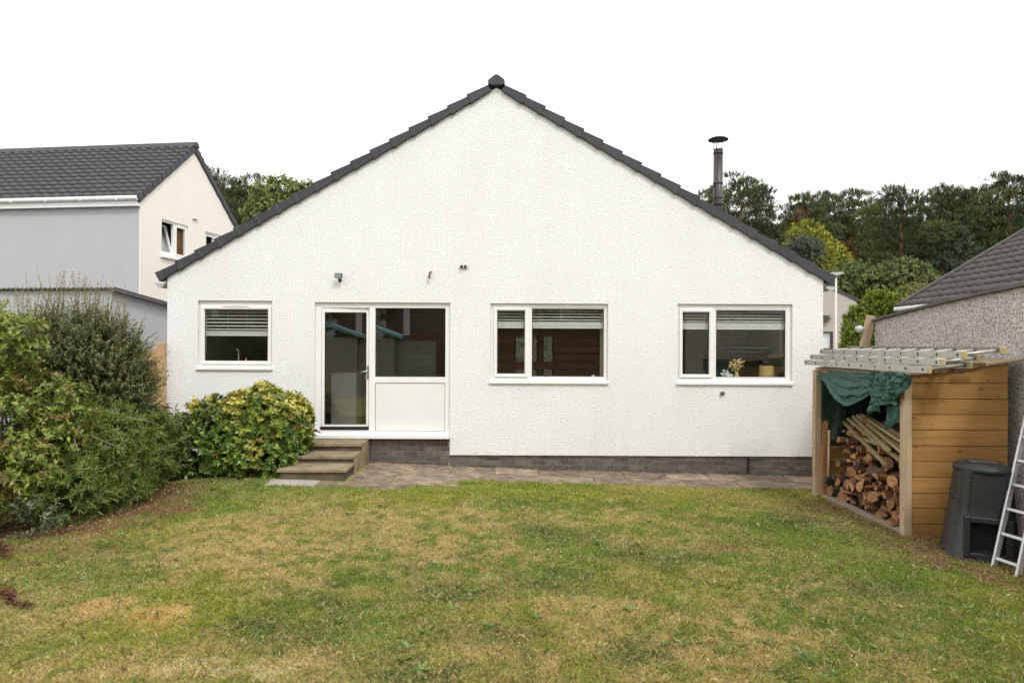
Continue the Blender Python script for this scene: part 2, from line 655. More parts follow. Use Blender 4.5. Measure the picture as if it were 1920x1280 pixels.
# px, py, rx(px), ry(px), colour index, weight
BLOBS = [
    (190, 1138, 30, 16, 'o', 1.3), (285, 1160, 48, 20, 'o', 1.4), (90, 996, 60, 9, 'o', 1.0), (690, 1112, 26, 6, 'o', 0.7),
    (480, 1050, 190, 45, 's', 0.55), (420, 1000, 160, 25, 's', 0.45), (70, 1040, 110, 28, 'b', 0.6), (100, 1255, 170, 40, 's', 0.8),
    (450, 1262, 130, 26, 'p', 0.9), (590, 1230, 90, 25, 's', 0.6), (860, 1205, 90, 26, 's', 0.6), (1010, 1230, 110, 35, 's', 0.55),
    (1130, 1150, 120, 25, 's', 0.5), (1390, 1200, 140, 35, 's', 0.8), (1310, 1240, 120, 40, 's', 0.6), (1560, 1120, 120, 30, 's', 0.35),
    (880, 1030, 130, 40, 's', 0.45), (1000, 980, 220, 30, 's', 0.3), (760, 980, 150, 40, 's', 0.35), (1350, 1024, 50, 7, 'b', 0.9),
    (1600, 950, 90, 14, 'b', 0.9), (1660, 990, 90, 18, 'b', 0.9), (1740, 1025, 90, 18, 'b', 0.95), (1830, 1065, 70, 22, 'b', 0.9), (1900, 1090, 60, 20, 'b', 0.8),
    (1340, 935, 60, 7, 'b', 0.7), (1400, 945, 40, 6, 'b', 0.6), (250, 955, 90, 15, 'b', 2.2), (315, 925, 60, 12, 'b', 2.0), (150, 992, 90, 12, 'b', 1.6), (60, 1002, 70, 9, 'b', 1.2),
    (160, 1075, 110, 26, 'g', 0.8), (60, 1220, 120, 26, 'g', 0.5), (600, 1180, 150, 40, 'd', 0.7), (570, 1160, 30, 14, 'y', 0.9),
    (200, 1180, 60, 14, 'y', 0.6), (730, 1180, 90, 60, 'g', 0.8), (830, 1115, 90, 20, 'd', 0.7), (1040, 1000, 80, 12, 'd', 0.7),
    (1230, 1040, 100, 16, 'd', 0.7), (1060, 1090, 100, 20, 'd', 0.6), (940, 1195, 70, 20, 'd', 0.5), (1200, 1230, 60, 22, 'd', 0.7),
    (1560, 1000, 110, 24, 'g', 0.6), (1650, 1105, 60, 14, 'd', 0.9), (1600, 1120, 70, 10, 'g', 0.6), (1800, 1150, 130, 30, 'g', 0.6),
    (1500, 1040, 120, 20, 'g', 0.3), (1480, 975, 40, 10, 'd', 0.8), (1450, 920, 90, 10, 'd', 0.5), (620, 912, 160, 10, 'g', 0.7), (1100, 925, 400, 16, 'y', 0.7),
    (800, 1260, 140, 30, 'd', 0.6), (480, 915, 80, 10, 'g', 0.8), (780, 1275, 60, 14, 'd', 0.6),
]
CT = {'o': ORANGE, 's': STRAW, 'p': PALE, 'b': BROWN, 'g': GREEN, 'd': DGREEN, 'y': YGREEN}


def project(x, y, z):
    d = y - CAM.y
    d = np.maximum(d, 0.3)
    return CXP + FPX * (x - CAM.x) / d, HOR - FPX * (z - CAM.z) / d


WBLOBS = []
for (bx, by, brx, bry, k, w) in BLOBS:
    c0 = ground_hit(bx, by)
    cx1 = ground_hit(bx + brx, by)
    cy0, cy1 = ground_hit(bx, by - bry), ground_hit(bx, by + bry)
    WBLOBS.append((c0.x, c0.y, abs(cx1.x - c0.x), abs(cy0.y - cy1.y) / 2, k, w))


def lawn_colour(x, y):
    """base colour of the turf at ground points, and how bare it is"""
    n1 = fbm(x * 0.55, y * 0.55, 1, 5)
    n2 = fbm(x * 1.7 + 9, y * 1.7, 2, 4)
    n3 = fbm(x * 5.5, y * 5.5, 3, 4)
    n4 = fbm(x * 9 + 3, y * 9, 14, 4)
    wx = (fbm(x * 2.5, y * 2.5, 8, 3) - 0.5)
    wy = (fbm(x * 2.5 + 40, y * 2.5, 9, 3) - 0.5)
    dryness = sstep(0.42, 0.62, 0.36 * n1 + 0.34 * n2 + 0.30 * n4)
    yel = sstep(0.35, 0.65, fbm(x * 0.8 + 20, y * 0.8, 4, 4))
    far = sstep(-6.0, -2.0, y)
    yel = np.clip(yel * 0.75 + 0.25 * far, 0, 1)
    c = GREEN[None] * (1 - yel[:, None]) + YGREEN[None] * yel[:, None]
    dk = sstep(0.52, 0.66, 0.6 * fbm(x * 1.3 + 50, y * 1.3, 6, 4) + 0.4 * fbm(x * 6 + 50, y * 6, 16, 3)) * 0.5
    c = c * (1 - dk[:, None]) + DGREEN[None] * dk[:, None]
    dry = np.clip(dryness * 0.66 + 0.12 * sstep(-5.0, -7.0, y) + 0.02, 0, 0.9)
    d = (dry * 0.78)[:, None]
    c = c * (1 - d) + STRAW[None] * d
    bare = np.zeros(len(x))
    for (bx, by, rx, ry, k, w) in WBLOBS:
        q = ((x + wx * 0.55 * min(1, rx) - bx) / rx) ** 2 + ((y + wy * 0.9 * min(1, ry * 1.5) - by) / ry) ** 2
        m = np.clip(np.exp(-q ** 1.5 * 0.7) * w * (0.15 + 1.7 * sstep(0.3, 0.7, n4)), 0, 0.95)
        c = c * (1 - m[:, None]) + CT[k][None] * m[:, None]
        if k == 'b':
            bare = np.maximum(bare, m)
    return c * np.array((1.44, 1.38, 1.42)), bare, dry


def bedx(y):
    return np.interp(y, [-9.0, -6.5, -5.6, -4.5, -3.8, -3.0, -2.0, -1.6, -1.25, -1.1, 0], [-9.5, -6.6, -5.6, -4.9, -4.32, -4.20, -4.20, -3.98, -3.2, -2.75, -2.75])


# far ground: one sheet out to the horizon
g = MB()
g.add([(-900, -300, -0.35), (900, -300, -0.35), (900, 1500, -0.35), (-900, 1500, -0.35)], [(0, 1, 2, 3)])
structure(put('ground', g, m_earth))

# turf sheet round the garden
nx, ny = 300, 260
xs = np.linspace(-9.5, 8.5, nx)
ys = np.linspace(-16.0, 0.6, ny)
XX, YY = np.meshgrid(xs, ys)
ZZ = gz(XX, YY)
edge = (np.abs(XX + 0.5) > 8.8) | (YY < -15.9)
ZZ = np.where(edge, -0.5, ZZ)
V = np.stack([XX.ravel(), YY.ravel(), ZZ.ravel()], 1)
idx = np.arange(nx * ny).reshape(ny, nx)
Fq = np.stack([idx[:-1, :-1].ravel(), idx[:-1, 1:].ravel(), idx[1:, 1:].ravel(), idx[1:, :-1].ravel()], 1)
cc_, bare_, dry_ = lawn_colour(V[:, 0], V[:, 1])
SOILC = np.array((0.10, 0.072, 0.04))
cc_ = cc_ * 0.92 * (1 - 0.6 * bare_[:, None]) + SOILC * (0.25 + 0.5 * bare_[:, None])
bed = sstep(-0.12, 0.08, bedx(V[:, 1]) + (fbm(V[:, 0] * 3, V[:, 1] * 3, 77, 3) - 0.5) * 0.3 - V[:, 0])
cc_ = cc_ * (1 - bed[:, None]) + np.array((0.075, 0.045, 0.027)) * bed[:, None]
lawn = structure(put('lawn', fastmesh('lawn', V, Fq, cc_, True), m_lawnsoil))

# far hill under the pine wood
hx = np.linspace(-220, 220, 60)
hy = np.linspace(44, 260, 40)
HX, HY = np.meshgrid(hx, hy)


def hillz(x, y):
    return -0.4 + 7.5 * sstep(44, 82, np.asarray(y, float)) + (fbm(np.asarray(x) * 0.05, np.asarray(y) * 0.05, 31, 3) - 0.5) * 2


V = np.stack([HX.ravel(), HY.ravel(), hillz(HX, HY).ravel()], 1)
idx = np.arange(60 * 40).reshape(40, 60)
Fq = np.stack([idx[:-1, :-1].ravel(), idx[:-1, 1:].ravel(), idx[1:, 1:].ravel(), idx[1:, :-1].ravel()], 1)
structure(put('hill', fastmesh('hill', V, Fq, None, True), m_earth))

# ================================================================== THE WHITE HOUSE
XL, XR = -5.39, 4.86
AX, AZ = -0.26, 5.98
EZ = 3.02                                   # wall top at the eaves
HB = 11.0                                   # depth of the house
house = empty_thing('house', 'white harled bungalow gable with dark tiled verges, patio door and three windows', 'house', (AX, 0, 0))


def wx(px):
    return (px - CXP) / 120.0


def wz(py, px=960):
    return CAM.z + (HOR + (px - 960) * ROLL - py) / 120.0


# openings: x0,x1,z0,z1 (outer frame edges)
OP = {
    'left': (wx(370.5), wx(510), wz(690, 440), wz(563.5, 440)),
    'door': (wx(590), wx(844), wz(818, 717), wz(567, 717)),
    'mid': (wx(919.5), wx(1140), wz(716, 1030), wz(569, 1030)),
    'right': (wx(1270.5), wx(1486), wz(718, 1378), wz(570, 1378)),
}
DZ0 = OP['door'][2]
WB = 0.245                                  # bottom edge of the harling
zones = [(XL, OP['door'][0], WB), (OP['door'][0], OP['door'][1], DZ0), (OP['door'][1], XR, WB)]
xs_ = sorted({XL, XR, *[v for o in OP.values() for v in o[:2]]})
zs_ = sorted({WB, DZ0, EZ, *[v for o in OP.values() for v in o[2:]]})
wall = MB()
for i in range(len(xs_) - 1):
    for j in range(len(zs_) - 1):
        x0, x1, z0, z1 = xs_[i], xs_[i + 1], zs_[j], zs_[j + 1]
        xm, zm = (x0 + x1) / 2, (z0 + z1) / 2
        if z1 > EZ + 1e-6:
            continue
        if any(o[0] < xm < o[1] and o[2] < zm < o[3] for o in OP.values()):
            continue
        if OP['door'][0] < xm < OP['door'][1] and zm < DZ0:
            continue
        wall.add([(x0, 0, z0), (x1, 0, z0), (x1, 0, z1), (x0, 0, z1)], [(0, 1, 2, 3)])
wall.add([(XL, 0, EZ), (XR, 0, EZ), (AX, 0, AZ)], [(0, 1, 2)])
RD = 0.17
for (x0, x1, z0, z1) in OP.values():        # reveals
    wall.add([(x0, 0, z0), (x0, 0, z1), (x0, RD, z1), (x0, RD, z0)], [(0, 1, 2, 3)])
    wall.add([(x1, 0, z0), (x1, 0, z1), (x1, RD, z1), (x1, RD, z0)], [(3, 2, 1, 0)])
    wall.add([(x0, 0, z1), (x1, 0, z1), (x1, RD, z1), (x0, RD, z1)], [(0, 1, 2, 3)])
    wall.add([(x0, 0, z0), (x1, 0, z0), (x1, RD, z0), (x0, RD, z0)], [(3, 2, 1, 0)])
for (x0, x1, z0) in zones:                  # underside of the harling
    wall.add([(x0, 0, z0), (x1, 0, z0), (x1, 0.05, z0), (x0, 0.05, z0)], [(3, 2, 1, 0)])
for x, zz in ((OP['door'][0], WB), (OP['door'][1], WB)):
    wall.add([(x, 0, zz), (x, 0, DZ0), (x, 0.05, DZ0), (x, 0.05, zz)], [(0, 1, 2, 3)])
wall.add([(XL, 0, WB), (XL, HB, WB), (XL, HB, EZ), (XL, 0, EZ)], [(0, 3, 2, 1)])
wall.add([(XR, 0, WB), (XR, HB, WB), (XR, HB, EZ), (XR, 0, EZ)], [(0, 1, 2, 3)])
wall.add([(XL, HB, WB), (XR, HB, WB), (XR, HB, EZ), (AX, HB, AZ), (XL, HB, EZ)], [(4, 3, 2, 1, 0)])
put('wall', wall, m_white, house)

# plinth: mortar core, then single bricks proud of it
pl = MB()
pl.box((XL + 0.03, 0.032, -0.4), (OP['door'][0], 0.2, WB + 0.01))
pl.box((OP['door'][0] + 0.001, 0.032, -0.4), (OP['door'][1] - 0.001, 0.2, DZ0 + 0.004))
pl.box((OP['door'][1], 0.032, -0.4), (XR - 0.03, 0.2, WB + 0.01))
pl.box((XL + 0.03, 0.2, -0.4), (XL + 0.2, HB - 0.03, WB + 0.01))
pl.box((XR - 0.2, 0.2, -0.4), (XR - 0.03, HB - 0.03, WB + 0.01))
plinth = put('plinth', pl, m_mortar, house)
BL, BH, BD = 0.227, 0.065, 0.05
bm_ = MB().box((0, 0, 0), (BL, BD, BH)).mesh('brick')
bm_.materials.append(m_brick)
bh_ = MB().box((0, 0, 0), (BL * 0.48, BD, BH)).mesh('brick')
bh_.materials.append(m_brick)


def brick_row(x0, x1, z, off):
    x = x0 - off
    while x < x1 - 0.02:
        a, b = max(x, x0), min(x + BL, x1)
        if b - a > 0.05:
            me = bm_ if b - a > BL * 0.98 else bh_
            o = put('brick', me, None, plinth, local=True)
            s = (b - a) / (BL if me is bm_ else BL * 0.48)
            o.scale = (s, 1, 1)
            o.location = (a, 0.0275 + random.uniform(-0.0015, 0.0015), z + random.uniform(-0.0015, 0.0015))
        x += BL + 0.010


for k in range(6):
    z = WB - 0.004 - BH - k * 0.0765
    if z > -0.16:
        brick_row(OP['door'][1] + 0.003, XR - 0.035, z, (k % 2) * 0.119 + 0.03)
for k in range(6):
    z = DZ0 - 0.012 - BH - k * 0.0765
    if z > 0.02:
        brick_row(-2.24, OP['door'][1] - 0.003, z, (k % 2) * 0.119 + 0.05)
# air bricks and the black drain strip on the plinth
for px in (925, 1167, 1419):
    v_ = MB()
    X = wx(px)
    v_.box((X - 0.11, 0.012, WB - 0.055), (X + 0.11, 0.021, WB - 0.012), 0)
    for q in range(6):
        v_.box((X - 0.1 + q * 0.035, 0.010, WB - 0.046), (X - 0.078 + q * 0.035, 0.0119, WB - 0.022), 1)
    put('air_brick', v_, [m_brick, m_hole], house)
put('drain_strip', MB().box((wx(1403), 0.004, -0.085), (wx(1406.5), 0.0185, WB - 0.012)), m_black, house)

# roof slabs, ridge, verge caps
PITCH = math.atan2(AZ - EZ, XR - AX)
roof = MB()
OV = 0.115


def roofpt(s, t, side):
    """s: distance down the slope from the ridge, t: height normal to the slope"""
    c, sn = math.cos(PITCH), math.sin(PITCH)
    x = s * c + t * sn
    return AX + side * x, AZ + 0.0 - s * sn + t * c


SL = math.hypot(XR - AX, AZ - EZ) + OV
for side in (-1, 1):
    a = [roofpt(-0.0, 0.012, side), roofpt(SL - 0.03, 0.012, side), roofpt(SL - 0.03, 0.10, side), roofpt(0.0, 0.10, side)]
    roof.prism(a, 'y', 0.02, HB + 0.1)
put('roof', roof, m_slate, house)
NCAP = 17
cl_ = (SL - 0.10) / NCAP


def cap_mesh(side, length):
    mb = MB()
    c, sn = math.cos(PITCH), math.sin(PITCH)
    # each cap: upper end tucked in, lower end thicker and stepping out
    lo, hi = -0.022, 0.122
    prof = [(0.0, lo + 0.012, hi - 0.030), (length * 0.86, lo + 0.001, hi), (length * 0.865, lo - 0.007, hi), (length + 0.022, lo - 0.007, hi + 0.005)]
    prof_in = prof
    vs, fs = [], []
    for yf, yb in ((-0.052, 0.06),):
        for (s, l, h) in prof:
            d = 0.0 if s < length * 0.864 else -0.006
            for (y, t) in ((yf + d, l), (yf + d, h), (yb, h), (yb, l)):
                x = (s * c + t * sn) * side
                z = -s * sn + t * c
                vs.append((x, y, z))
    n = len(prof)
    for i in range(n - 1):
        for k in range(4):
            k2 = (k + 1) % 4
            f = (i * 4 + k, i * 4 + k2, (i + 1) * 4 + k2, (i + 1) * 4 + k)
            fs.append(f if side > 0 else f[::-1])
    e0, e1 = (0, 1, 2, 3), tuple((n - 1) * 4 + k for k in (3, 2, 1, 0))
    fs += [e0[::-1] if side > 0 else e0, e1[::-1] if side > 0 else e1]
    mb.add(vs, fs)
    return mb.mesh('verge_cap')


for side in (-1, 1):
    me = cap_mesh(side, cl_)
    me.materials.append(m_slate)
    for k in range(NCAP):
        o = put('verge_cap', me, None, house, local=False, bevel=0.004)
        s0 = 0.10 + k * cl_
        o.location = (AX + side * s0 * math.cos(PITCH), random.uniform(-0.002, 0.002), AZ - s0 * math.sin(PITCH) + random.uniform(-.002, .002))
# ridge end cap and ridge
rc = MB()
rp = [(-0.155, -0.03), (-0.15, 0.045), (-0.06, 0.118), (-0.02, 0.142), (0.02, 0.142), (0.06, 0.118), (0.15, 0.045), (0.155, -0.03), (0.10, -0.055), (-0.10, -0.055)]
rp = [(AX + x * 0.86, AZ + 0.062 + z * 0.86) for x, z in rp]
rc.prism(rp, 'y', -0.085, 0.36)
put('ridge_cap', rc, m_slate, house, bevel=0.012, seg=2)
rr = MB()
rr.prism([(AX - 0.14, AZ + 0.03), (AX, AZ + 0.185), (AX + 0.14, AZ + 0.03)], 'y', 0.36, HB + 0.1)
put('ridge', rr, m_slate, house)
# gutter ends
for side in (-1, 1):
    gx, gzz = roofpt(SL + 0.035, -0.05, side)
    pr = [(gx + 0.068 * math.cos(a), gzz + 0.068 * math.sin(a)) for a in np.linspace(math.pi, 2 * math.pi, 9)]
    pr += [(gx + 0.06 * math.cos(a), gzz + 0.008 + 0.06 * math.sin(a)) for a in np.linspace(2 * math.pi, math.pi, 9)]
    gm = MB()
    n9 = len(pr)
    gm.add([(p[0], y, p[1]) for y in (-0.045, HB) for p in pr], [(i, (i + 1) % n9, (i + 1) % n9 + n9, i + n9) for i in range(n9)])
    gm.prism(pr[:9], 'y', -0.05, -0.0451)
    put('gutter', gm, m_gutter, house)
    fx = XL if side < 0 else XR
    put('fascia', MB().box((min(fx, fx + side * 0.08) + (0.002 if side > 0 else 0), 0.08, EZ - 0.16), (max(fx, fx + side * 0.08) - (0.002 if side < 0 else 0), HB, EZ - 0.01)), m_upvc, house)

# ------------------------------------------------------------------ windows
FY0, FY1 = 0.045, 0.115                      # frame front and back


def frame_ring(mb, x0, x1, z0, z1, w, y0, y1, wb=None, wt=None):
    wb = w if wb is None else wb
    wt = w if wt is None else wt
    mb.box((x0, y0, z0), (x0 + w, y1, z1))
    mb.box((x1 - w, y0, z0), (x1, y1, z1))
    mb.box((x0 + w, y0, z0), (x1 - w, y1, z0 + wb))
    mb.box((x0 + w, y0, z1 - wt), (x1 - w, y1, z1))


def gasket(x0, x1, z0, z1, y, parent):
    mb = MB()
    frame_ring(mb, x0 - 0.001, x1 + 0.001, z0 - 0.001, z1 + 0.001, 0.007, y, y + 0.012)
    put('gasket', mb, m_gasket, parent)


def pane(x0, x1, z0, z1, y, parent):
    put('pane', MB().box((x0, y, z0), (x1, y + 0.022, z1)), m_glass, parent)


def bead(x0, x1, z0, z1, y, parent):
    """glazing bead stepping back round a pane"""
    mb = MB()
    frame_ring(mb, x0 - 0.014, x1 + 0.014, z0 - 0.014, z1 + 0.014, 0.0139, y, y + 0.02)
    put('glazing_bead', mb, m_upvc, parent, bevel=0.004)


def sill(x0, x1, z1, h, parent, proud=0.035):
    mb = MB()
    mb.prism([(-proud, z1 - h), (FY0 - 0.002, z1 - h), (FY0 - 0.002, z1 + 0.004), (-proud + 0.004, z1 - 0.006), (-proud, z1 - 0.012)], 'x', x0, x1)
    put('sill', mb, m_upvc, parent, bevel=0.003)


def window_open(key, pxl, pieces, label=None):
    """pieces: (kind, glass x0, x1, z0, z1 in pixels)"""
    x0, x1, z0, z1 = OP[key]
    pxm = pxl
    mb = MB()
    z0f = z0 + 0.002
    gl = []
    for (k, a, b, t, u) in pieces:
        gl.append((k, wx(a), wx(b), wz(u, pxm), wz(t, pxm)))
    # frame: outer jambs, head, bottom, mullion between lights
    zi0 = min(q[3] for q in gl) - 0.018
    zi1 = max(q[4] for q in gl) + 0.018
    holes = []
    for q in gl:
        if q[0] == 'casement':
            holes.append((q[1] - 0.020, q[2] + 0.020))
        else:
            holes.append((q[1] - 0.014, q[2] + 0.014))
    mb.box((x0 + 0.001, FY0, z0f), (holes[0][0], FY1, z1 - 0.001))
    mb.box((holes[-1][1], FY0, z0f), (x1 - 0.001, FY1, z1 - 0.001))
    for i in range(len(holes) - 1):
        mb.box((holes[i][1], FY0, z0f), (holes[i + 1][0], FY1, z1 - 0.001))
    for h in holes:
        mb.box((h[0], FY0, z0f), (h[1], FY1, zi0))
        mb.box((h[0], FY0, zi1), (h[1], FY1, z1 - 0.001))
    win = put('window', mb, m_upvc, house, bevel=0.003)
    for q, h in zip(gl, holes):
        k, a, b, c, d = q
        if k == 'casement':
            cm = MB()
            w = 0.052
            frame_ring(cm, a - w, b + w, c - w, d + w, w - 0.012, FY0 - 0.022, FY0 - 0.002)
            frame_ring(cm, a - 0.0125, b + 0.0125, c - 0.0125, d + 0.0125, 0.0125, FY0 - 0.012, FY0 + 0.03)
            put('casement', cm, m_upvc, win, bevel=0.004, seg=2)
            gasket(a, b, c, d, FY0 + 0.008, win)
            pane(a - 0.006, b + 0.006, c - 0.006, d + 0.006, FY0 + 0.021, win)
        else:
            bead(a, b, c, d, FY0 + 0.004, win)
            gasket(a, b, c, d, FY0 + 0.014, win)
            pane(a - 0.006, b + 0.006, c - 0.006, d + 0.006, FY0 + 0.027, win)
    sill(x0 - 0.015, x1 + 0.012, z0 + 0.02, 0.048, win)
    return win


w1 = window_open('left', 440, [('casement', 381.5, 500.5, 580, 676.5)])
put('trickle_vent', MB().box((wx(417), 0.012, wz(576.5)), (wx(465), 0.0228, wz(573.5))), m_upvc, w1)
w2 = window_open('mid', 1030, [('casement', 932, 984, 582.5, 701), ('fixed', 997.5, 1133, 578.5, 706)])
w3 = window_open('right', 1378, [('casement', 1281, 1331, 585.5, 702), ('fixed', 1344.5, 1475, 581.5, 707)])

# patio door unit
x0, x1, z0, z1 = OP['door']
du = MB()
dz = lambda py: wz(py, 717)
lx0, lx1 = wx(601.5), wx(690.5)              # door leaf
lz0, lz1 = dz(803.5), dz(577.5)
gx0, gx1 = wx(702.5), wx(834.5)
du.box((x0 + 0.001, FY0, z0 + 0.02), (lx0 - 0.004, FY1, z1 - 0.001))
du.box((lx1 + 0.004, FY0, z0 + 0.02), (gx0, FY1, z1 - 0.001))
du.box((gx1, FY0, z0 + 0.02), (x1 - 0.001, FY1, z1 - 0.001))
du.box((lx0 - 0.004, FY0, lz1 + 0.004), (lx1 + 0.004, FY1, z1 - 0.001))
du.box((lx0 - 0.004, FY0, z0 + 0.02), (lx1 + 0.004, FY1, dz(806.5)))
du.box((gx0, FY0, z0 + 0.02), (gx1, FY1, dz(808.5)))
du.box((gx0, FY0, dz(717.5)), (gx1, FY1, dz(706.5)))
du.box((gx0, FY0, dz(577)), (gx1, FY1, z1 - 0.001))
dwin = put('window', du, m_upvc, house, bevel=0.003)
gasket(gx0, gx1, dz(706.5), dz(577), FY0 + 0.008, dwin)
pane(gx0 - 0.0, gx1 + 0.0, dz(706.4), dz(577.1), FY0 + 0.022, dwin)
gasket(gx0, gx1, dz(808.5), dz(717.5), FY0 + 0.010, dwin)
put('infill_panel', MB().box((gx0 + 0.006, FY0 + 0.012, dz(808.4)), (gx1 - 0.006, FY0 + 0.05, dz(717.6))), m_panel, dwin)
sill(x0 - 0.035, x1 - 0.004, z0 + 0.035, 0.062, dwin, 0.075)
for px in (640, 767):
    put('drain_cap', MB().box((wx(px) - 0.016, FY0 - 0.004, dz(814)), (wx(px) + 0.016, FY0 - 0.0005, dz(812.5))), m_gutter, dwin)
# the leaf, hung on its left side and pushed a touch inward
ANG = R(2.6)
Mdoor = Matrix.Translation((lx0, FY0, 0)) @ Matrix.Rotation(ANG, 4, 'Z')
W = (lx1 - lx0)
leaf = MB()


def dbox(mb, a, b):
    mb.box(a, b, 0, Mdoor)


g0, g1, h0, h1 = wx(607) - lx0, wx(685) - lx0, dz(797), dz(585.5)
dbox(leaf, (0.001, 0.002, lz0), (g0, 0.06, lz1))
dbox(leaf, (g1, 0.002, lz0), (W - 0.004, 0.06, lz1))
dbox(leaf, (g0, 0.002, lz0), (g1, 0.06, h0))
dbox(leaf, (g0, 0.002, h1), (g1, 0.06, lz1))
door = put('door', leaf, m_upvc, house, bevel=0.004)
gk = MB()
for a, b in (((g0, 0.006, h0), (g0 + 0.007, 0.02, h1)), ((g1 - 0.007, 0.006, h0), (g1, 0.02, h1)), ((g0 + 0.007, 0.006, h0), (g1 - 0.007, 0.02, h0 + 0.007)), ((g0 + 0.007, 0.006, h1 - 0.007), (g1 - 0.007, 0.02, h1))):
    dbox(gk, a, b)
put('gasket', gk, m_gasket, door)
pn = MB()
dbox(pn, (g0 + 0.002, 0.022, h0 + 0.002), (g1 - 0.002, 0.044, h1 - 0.002))
put('pane', pn, m_glass, door)
hd = MB()
hx_ = (g1 + W - 0.004) / 2 + 0.006
hz_ = dz(698)
dbox(hd, (hx_ - 0.016, -0.006, hz_ - 0.11), (hx_ + 0.016, 0.002, hz_ + 0.10))
hd.tube([Mdoor @ Vector(p) for p in ((hx_, 0, hz_ + 0.02), (hx_, -0.045, hz_ + 0.02), (hx_ - 0.05, -0.05, hz_ + 0.012), (hx_ - 0.115, -0.05, hz_ - 0.008))], [0.010, 0.010, 0.009, 0.007], 8)
hd.tube([Mdoor @ Vector((hx_, -0.007, hz_ - 0.05)), Mdoor @ Vector((hx_, -0.02, hz_ - 0.05))], 0.012, 8)
hd.tube([Mdoor @ Vector(p) for p in ((hx_ - 0.002, -0.02, hz_ - 0.05), (hx_ - 0.03, -0.03, hz_ - 0.07), (hx_ - 0.03, -0.025, hz_ - 0.12))], 0.005, 6)
put('handle', hd, m_steel, door)
put('weather_bar', MB().box((wx(600), FY0 - 0.02, dz(805.5)), (wx(690), FY0 + 0.05, dz(800.5))), m_gasket, dwin)

# rooms behind the glass
rm = MB()
RZ0, RZ1, RY0, RY1 = 0.50, 2.95, RD + 0.002, 4.6


def room(x0, x1, name, mw, mf, back=RY1):
    a = MB()
    a.add([(x0, RY0, RZ0), (x1, RY0, RZ0), (x1, back, RZ0), (x0, back, RZ0)], [(0, 1, 2, 3)], 1)
    a.add([(x0, RY0, RZ1), (x1, RY0, RZ1), (x1, back, RZ1), (x0, back, RZ1)], [(3, 2, 1, 0)], 0)
    a.add([(x0, RY0, RZ0), (x0, back, RZ0), (x0, back, RZ1), (x0, RY0, RZ1)], [(0, 1, 2, 3)], 0)
    a.add([(x1, RY0, RZ0), (x1, back, RZ0), (x1, back, RZ1), (x1, RY0, RZ1)], [(3, 2, 1, 0)], 0)
    a.add([(x0, back, RZ0), (x1, back, RZ0), (x1, back, RZ1), (x0, back, RZ1)], [(0, 1, 2, 3)], 0)
    # inner face of the outside wall, with the openings left out
    xs2 = sorted({x0, x1, *[v for o in OP.values() for v in o[:2] if x0 < v < x1]})
    zs2 = sorted({RZ0, RZ1, *[v for o in OP.values() for v in o[2:] if RZ0 < v < RZ1]})
    for i in range(len(xs2) - 1):
        for j in range(len(zs2) - 1):
            xm, zm = (xs2[i] + xs2[i + 1]) / 2, (zs2[j] + zs2[j + 1]) / 2
            if any(o[0] < xm < o[1] and o[2] < zm < o[3] for o in OP.values()):
                continue
            a.add([(xs2[i], RY0, zs2[j]), (xs2[i + 1], RY0, zs2[j]), (xs2[i + 1], RY0, zs2[j + 1]), (xs2[i], RY0, zs2[j + 1])], [(3, 2, 1, 0)], 0)
    return put('room', a, [mw, mf], house)


room(XL + 0.25, -0.55, 'kitchen', m_plaster, m_roomfloor, 4.0)
room(-0.54, 2.2, 'middle_room', m_greenwall, m_roomfloor, 3.6)
room(2.21, XR - 0.25, 'right_room', m_greenwall, m_roomfloor, 3.8)

# wall-mounted bits
cablebox = empty_thing('security_light', 'small black floodlight with grey glass on the white wall above the patio door', 'light', (wx(637), 0, wz(524)))
sm_ = MB()
X, Z = wx(637), wz(519.5)
Mf = Matrix.Translation((X, -0.10, Z)) @ Matrix.Rotation(R(10), 4, 'X') @ Matrix.Rotation(R(3), 4, 'Y')
sm_.box((-0.058, -0.02, -0.038), (0.058, 0.022, 0.038), 0, Mf)
put('lamp_body', sm_, m_black, cablebox, bevel=0.006)
put('lamp_glass', MB().box((-0.048, -0.024, -0.029), (0.048, -0.0205, 0.029), 0, Mf), m_lens, cablebox)
sb_ = MB()
sb_.tube([(X, -0.085, Z - 0.03), (X, -0.04, Z - 0.055), (X, 0.0, Z - 0.055)], 0.012, 8)
sb_.tube([(X + 0.0, -0.035, Z - 0.062), (X + 0.0, 0.0, Z - 0.062)], [0.02, 0.03], 10)
put('bracket', sb_, m_black, cablebox)
pb = MB()
X, Z = wx(806), wz(517)
pb.tube([(X + 0.012, 0.0, Z + 0.052), (X + 0.012, -0.03, Z + 0.055), (X + 0.005, -0.055, Z + 0.045), (X - 0.004, -0.062, Z + 0.02), (X - 0.006, -0.06, Z - 0.02), (X + 0.001, -0.058, Z - 0.055)], [0.014, 0.015, 0.015, 0.015, 0.016, 0.017], 8)
tag(put('overflow_pipe', pb, m_foam), 'short brown hooked overflow pipe sticking out of the white wall above the patio door', 'pipe')
cm_ = empty_thing('wall_outlet', 'pair of small round black outlets side by side on the gable wall above the middle', 'vent', (wx(869), 0, wz(500)))
for px in (865, 872):
    q = MB().tube([(wx(px), 0, wz(500)), (wx(px), -0.05, wz(500) - 0.003)], 0.021, 12)
    put('tube', q, m_black, cm_)
put('plate', MB().box((wx(861), -0.012, wz(504)), (wx(876), -0.001, wz(502))), m_gutter, cm_)
fo = MB().tube([(wx(1354.5), 0, wz(737, 1354)), (wx(1354.5), -0.03, wz(737, 1354)), (wx(1354), -0.045, wz(737.6, 1354))], [0.03, 0.034, 0.02], 10)
fo.tube([(wx(1354.5), -0.02, wz(735)), (wx(1356.5), -0.05, wz(733))], 0.01, 6)
tag(put('boiler_outlet', fo, m_foam), 'small round brown outlet in the wall below the right window', 'vent')

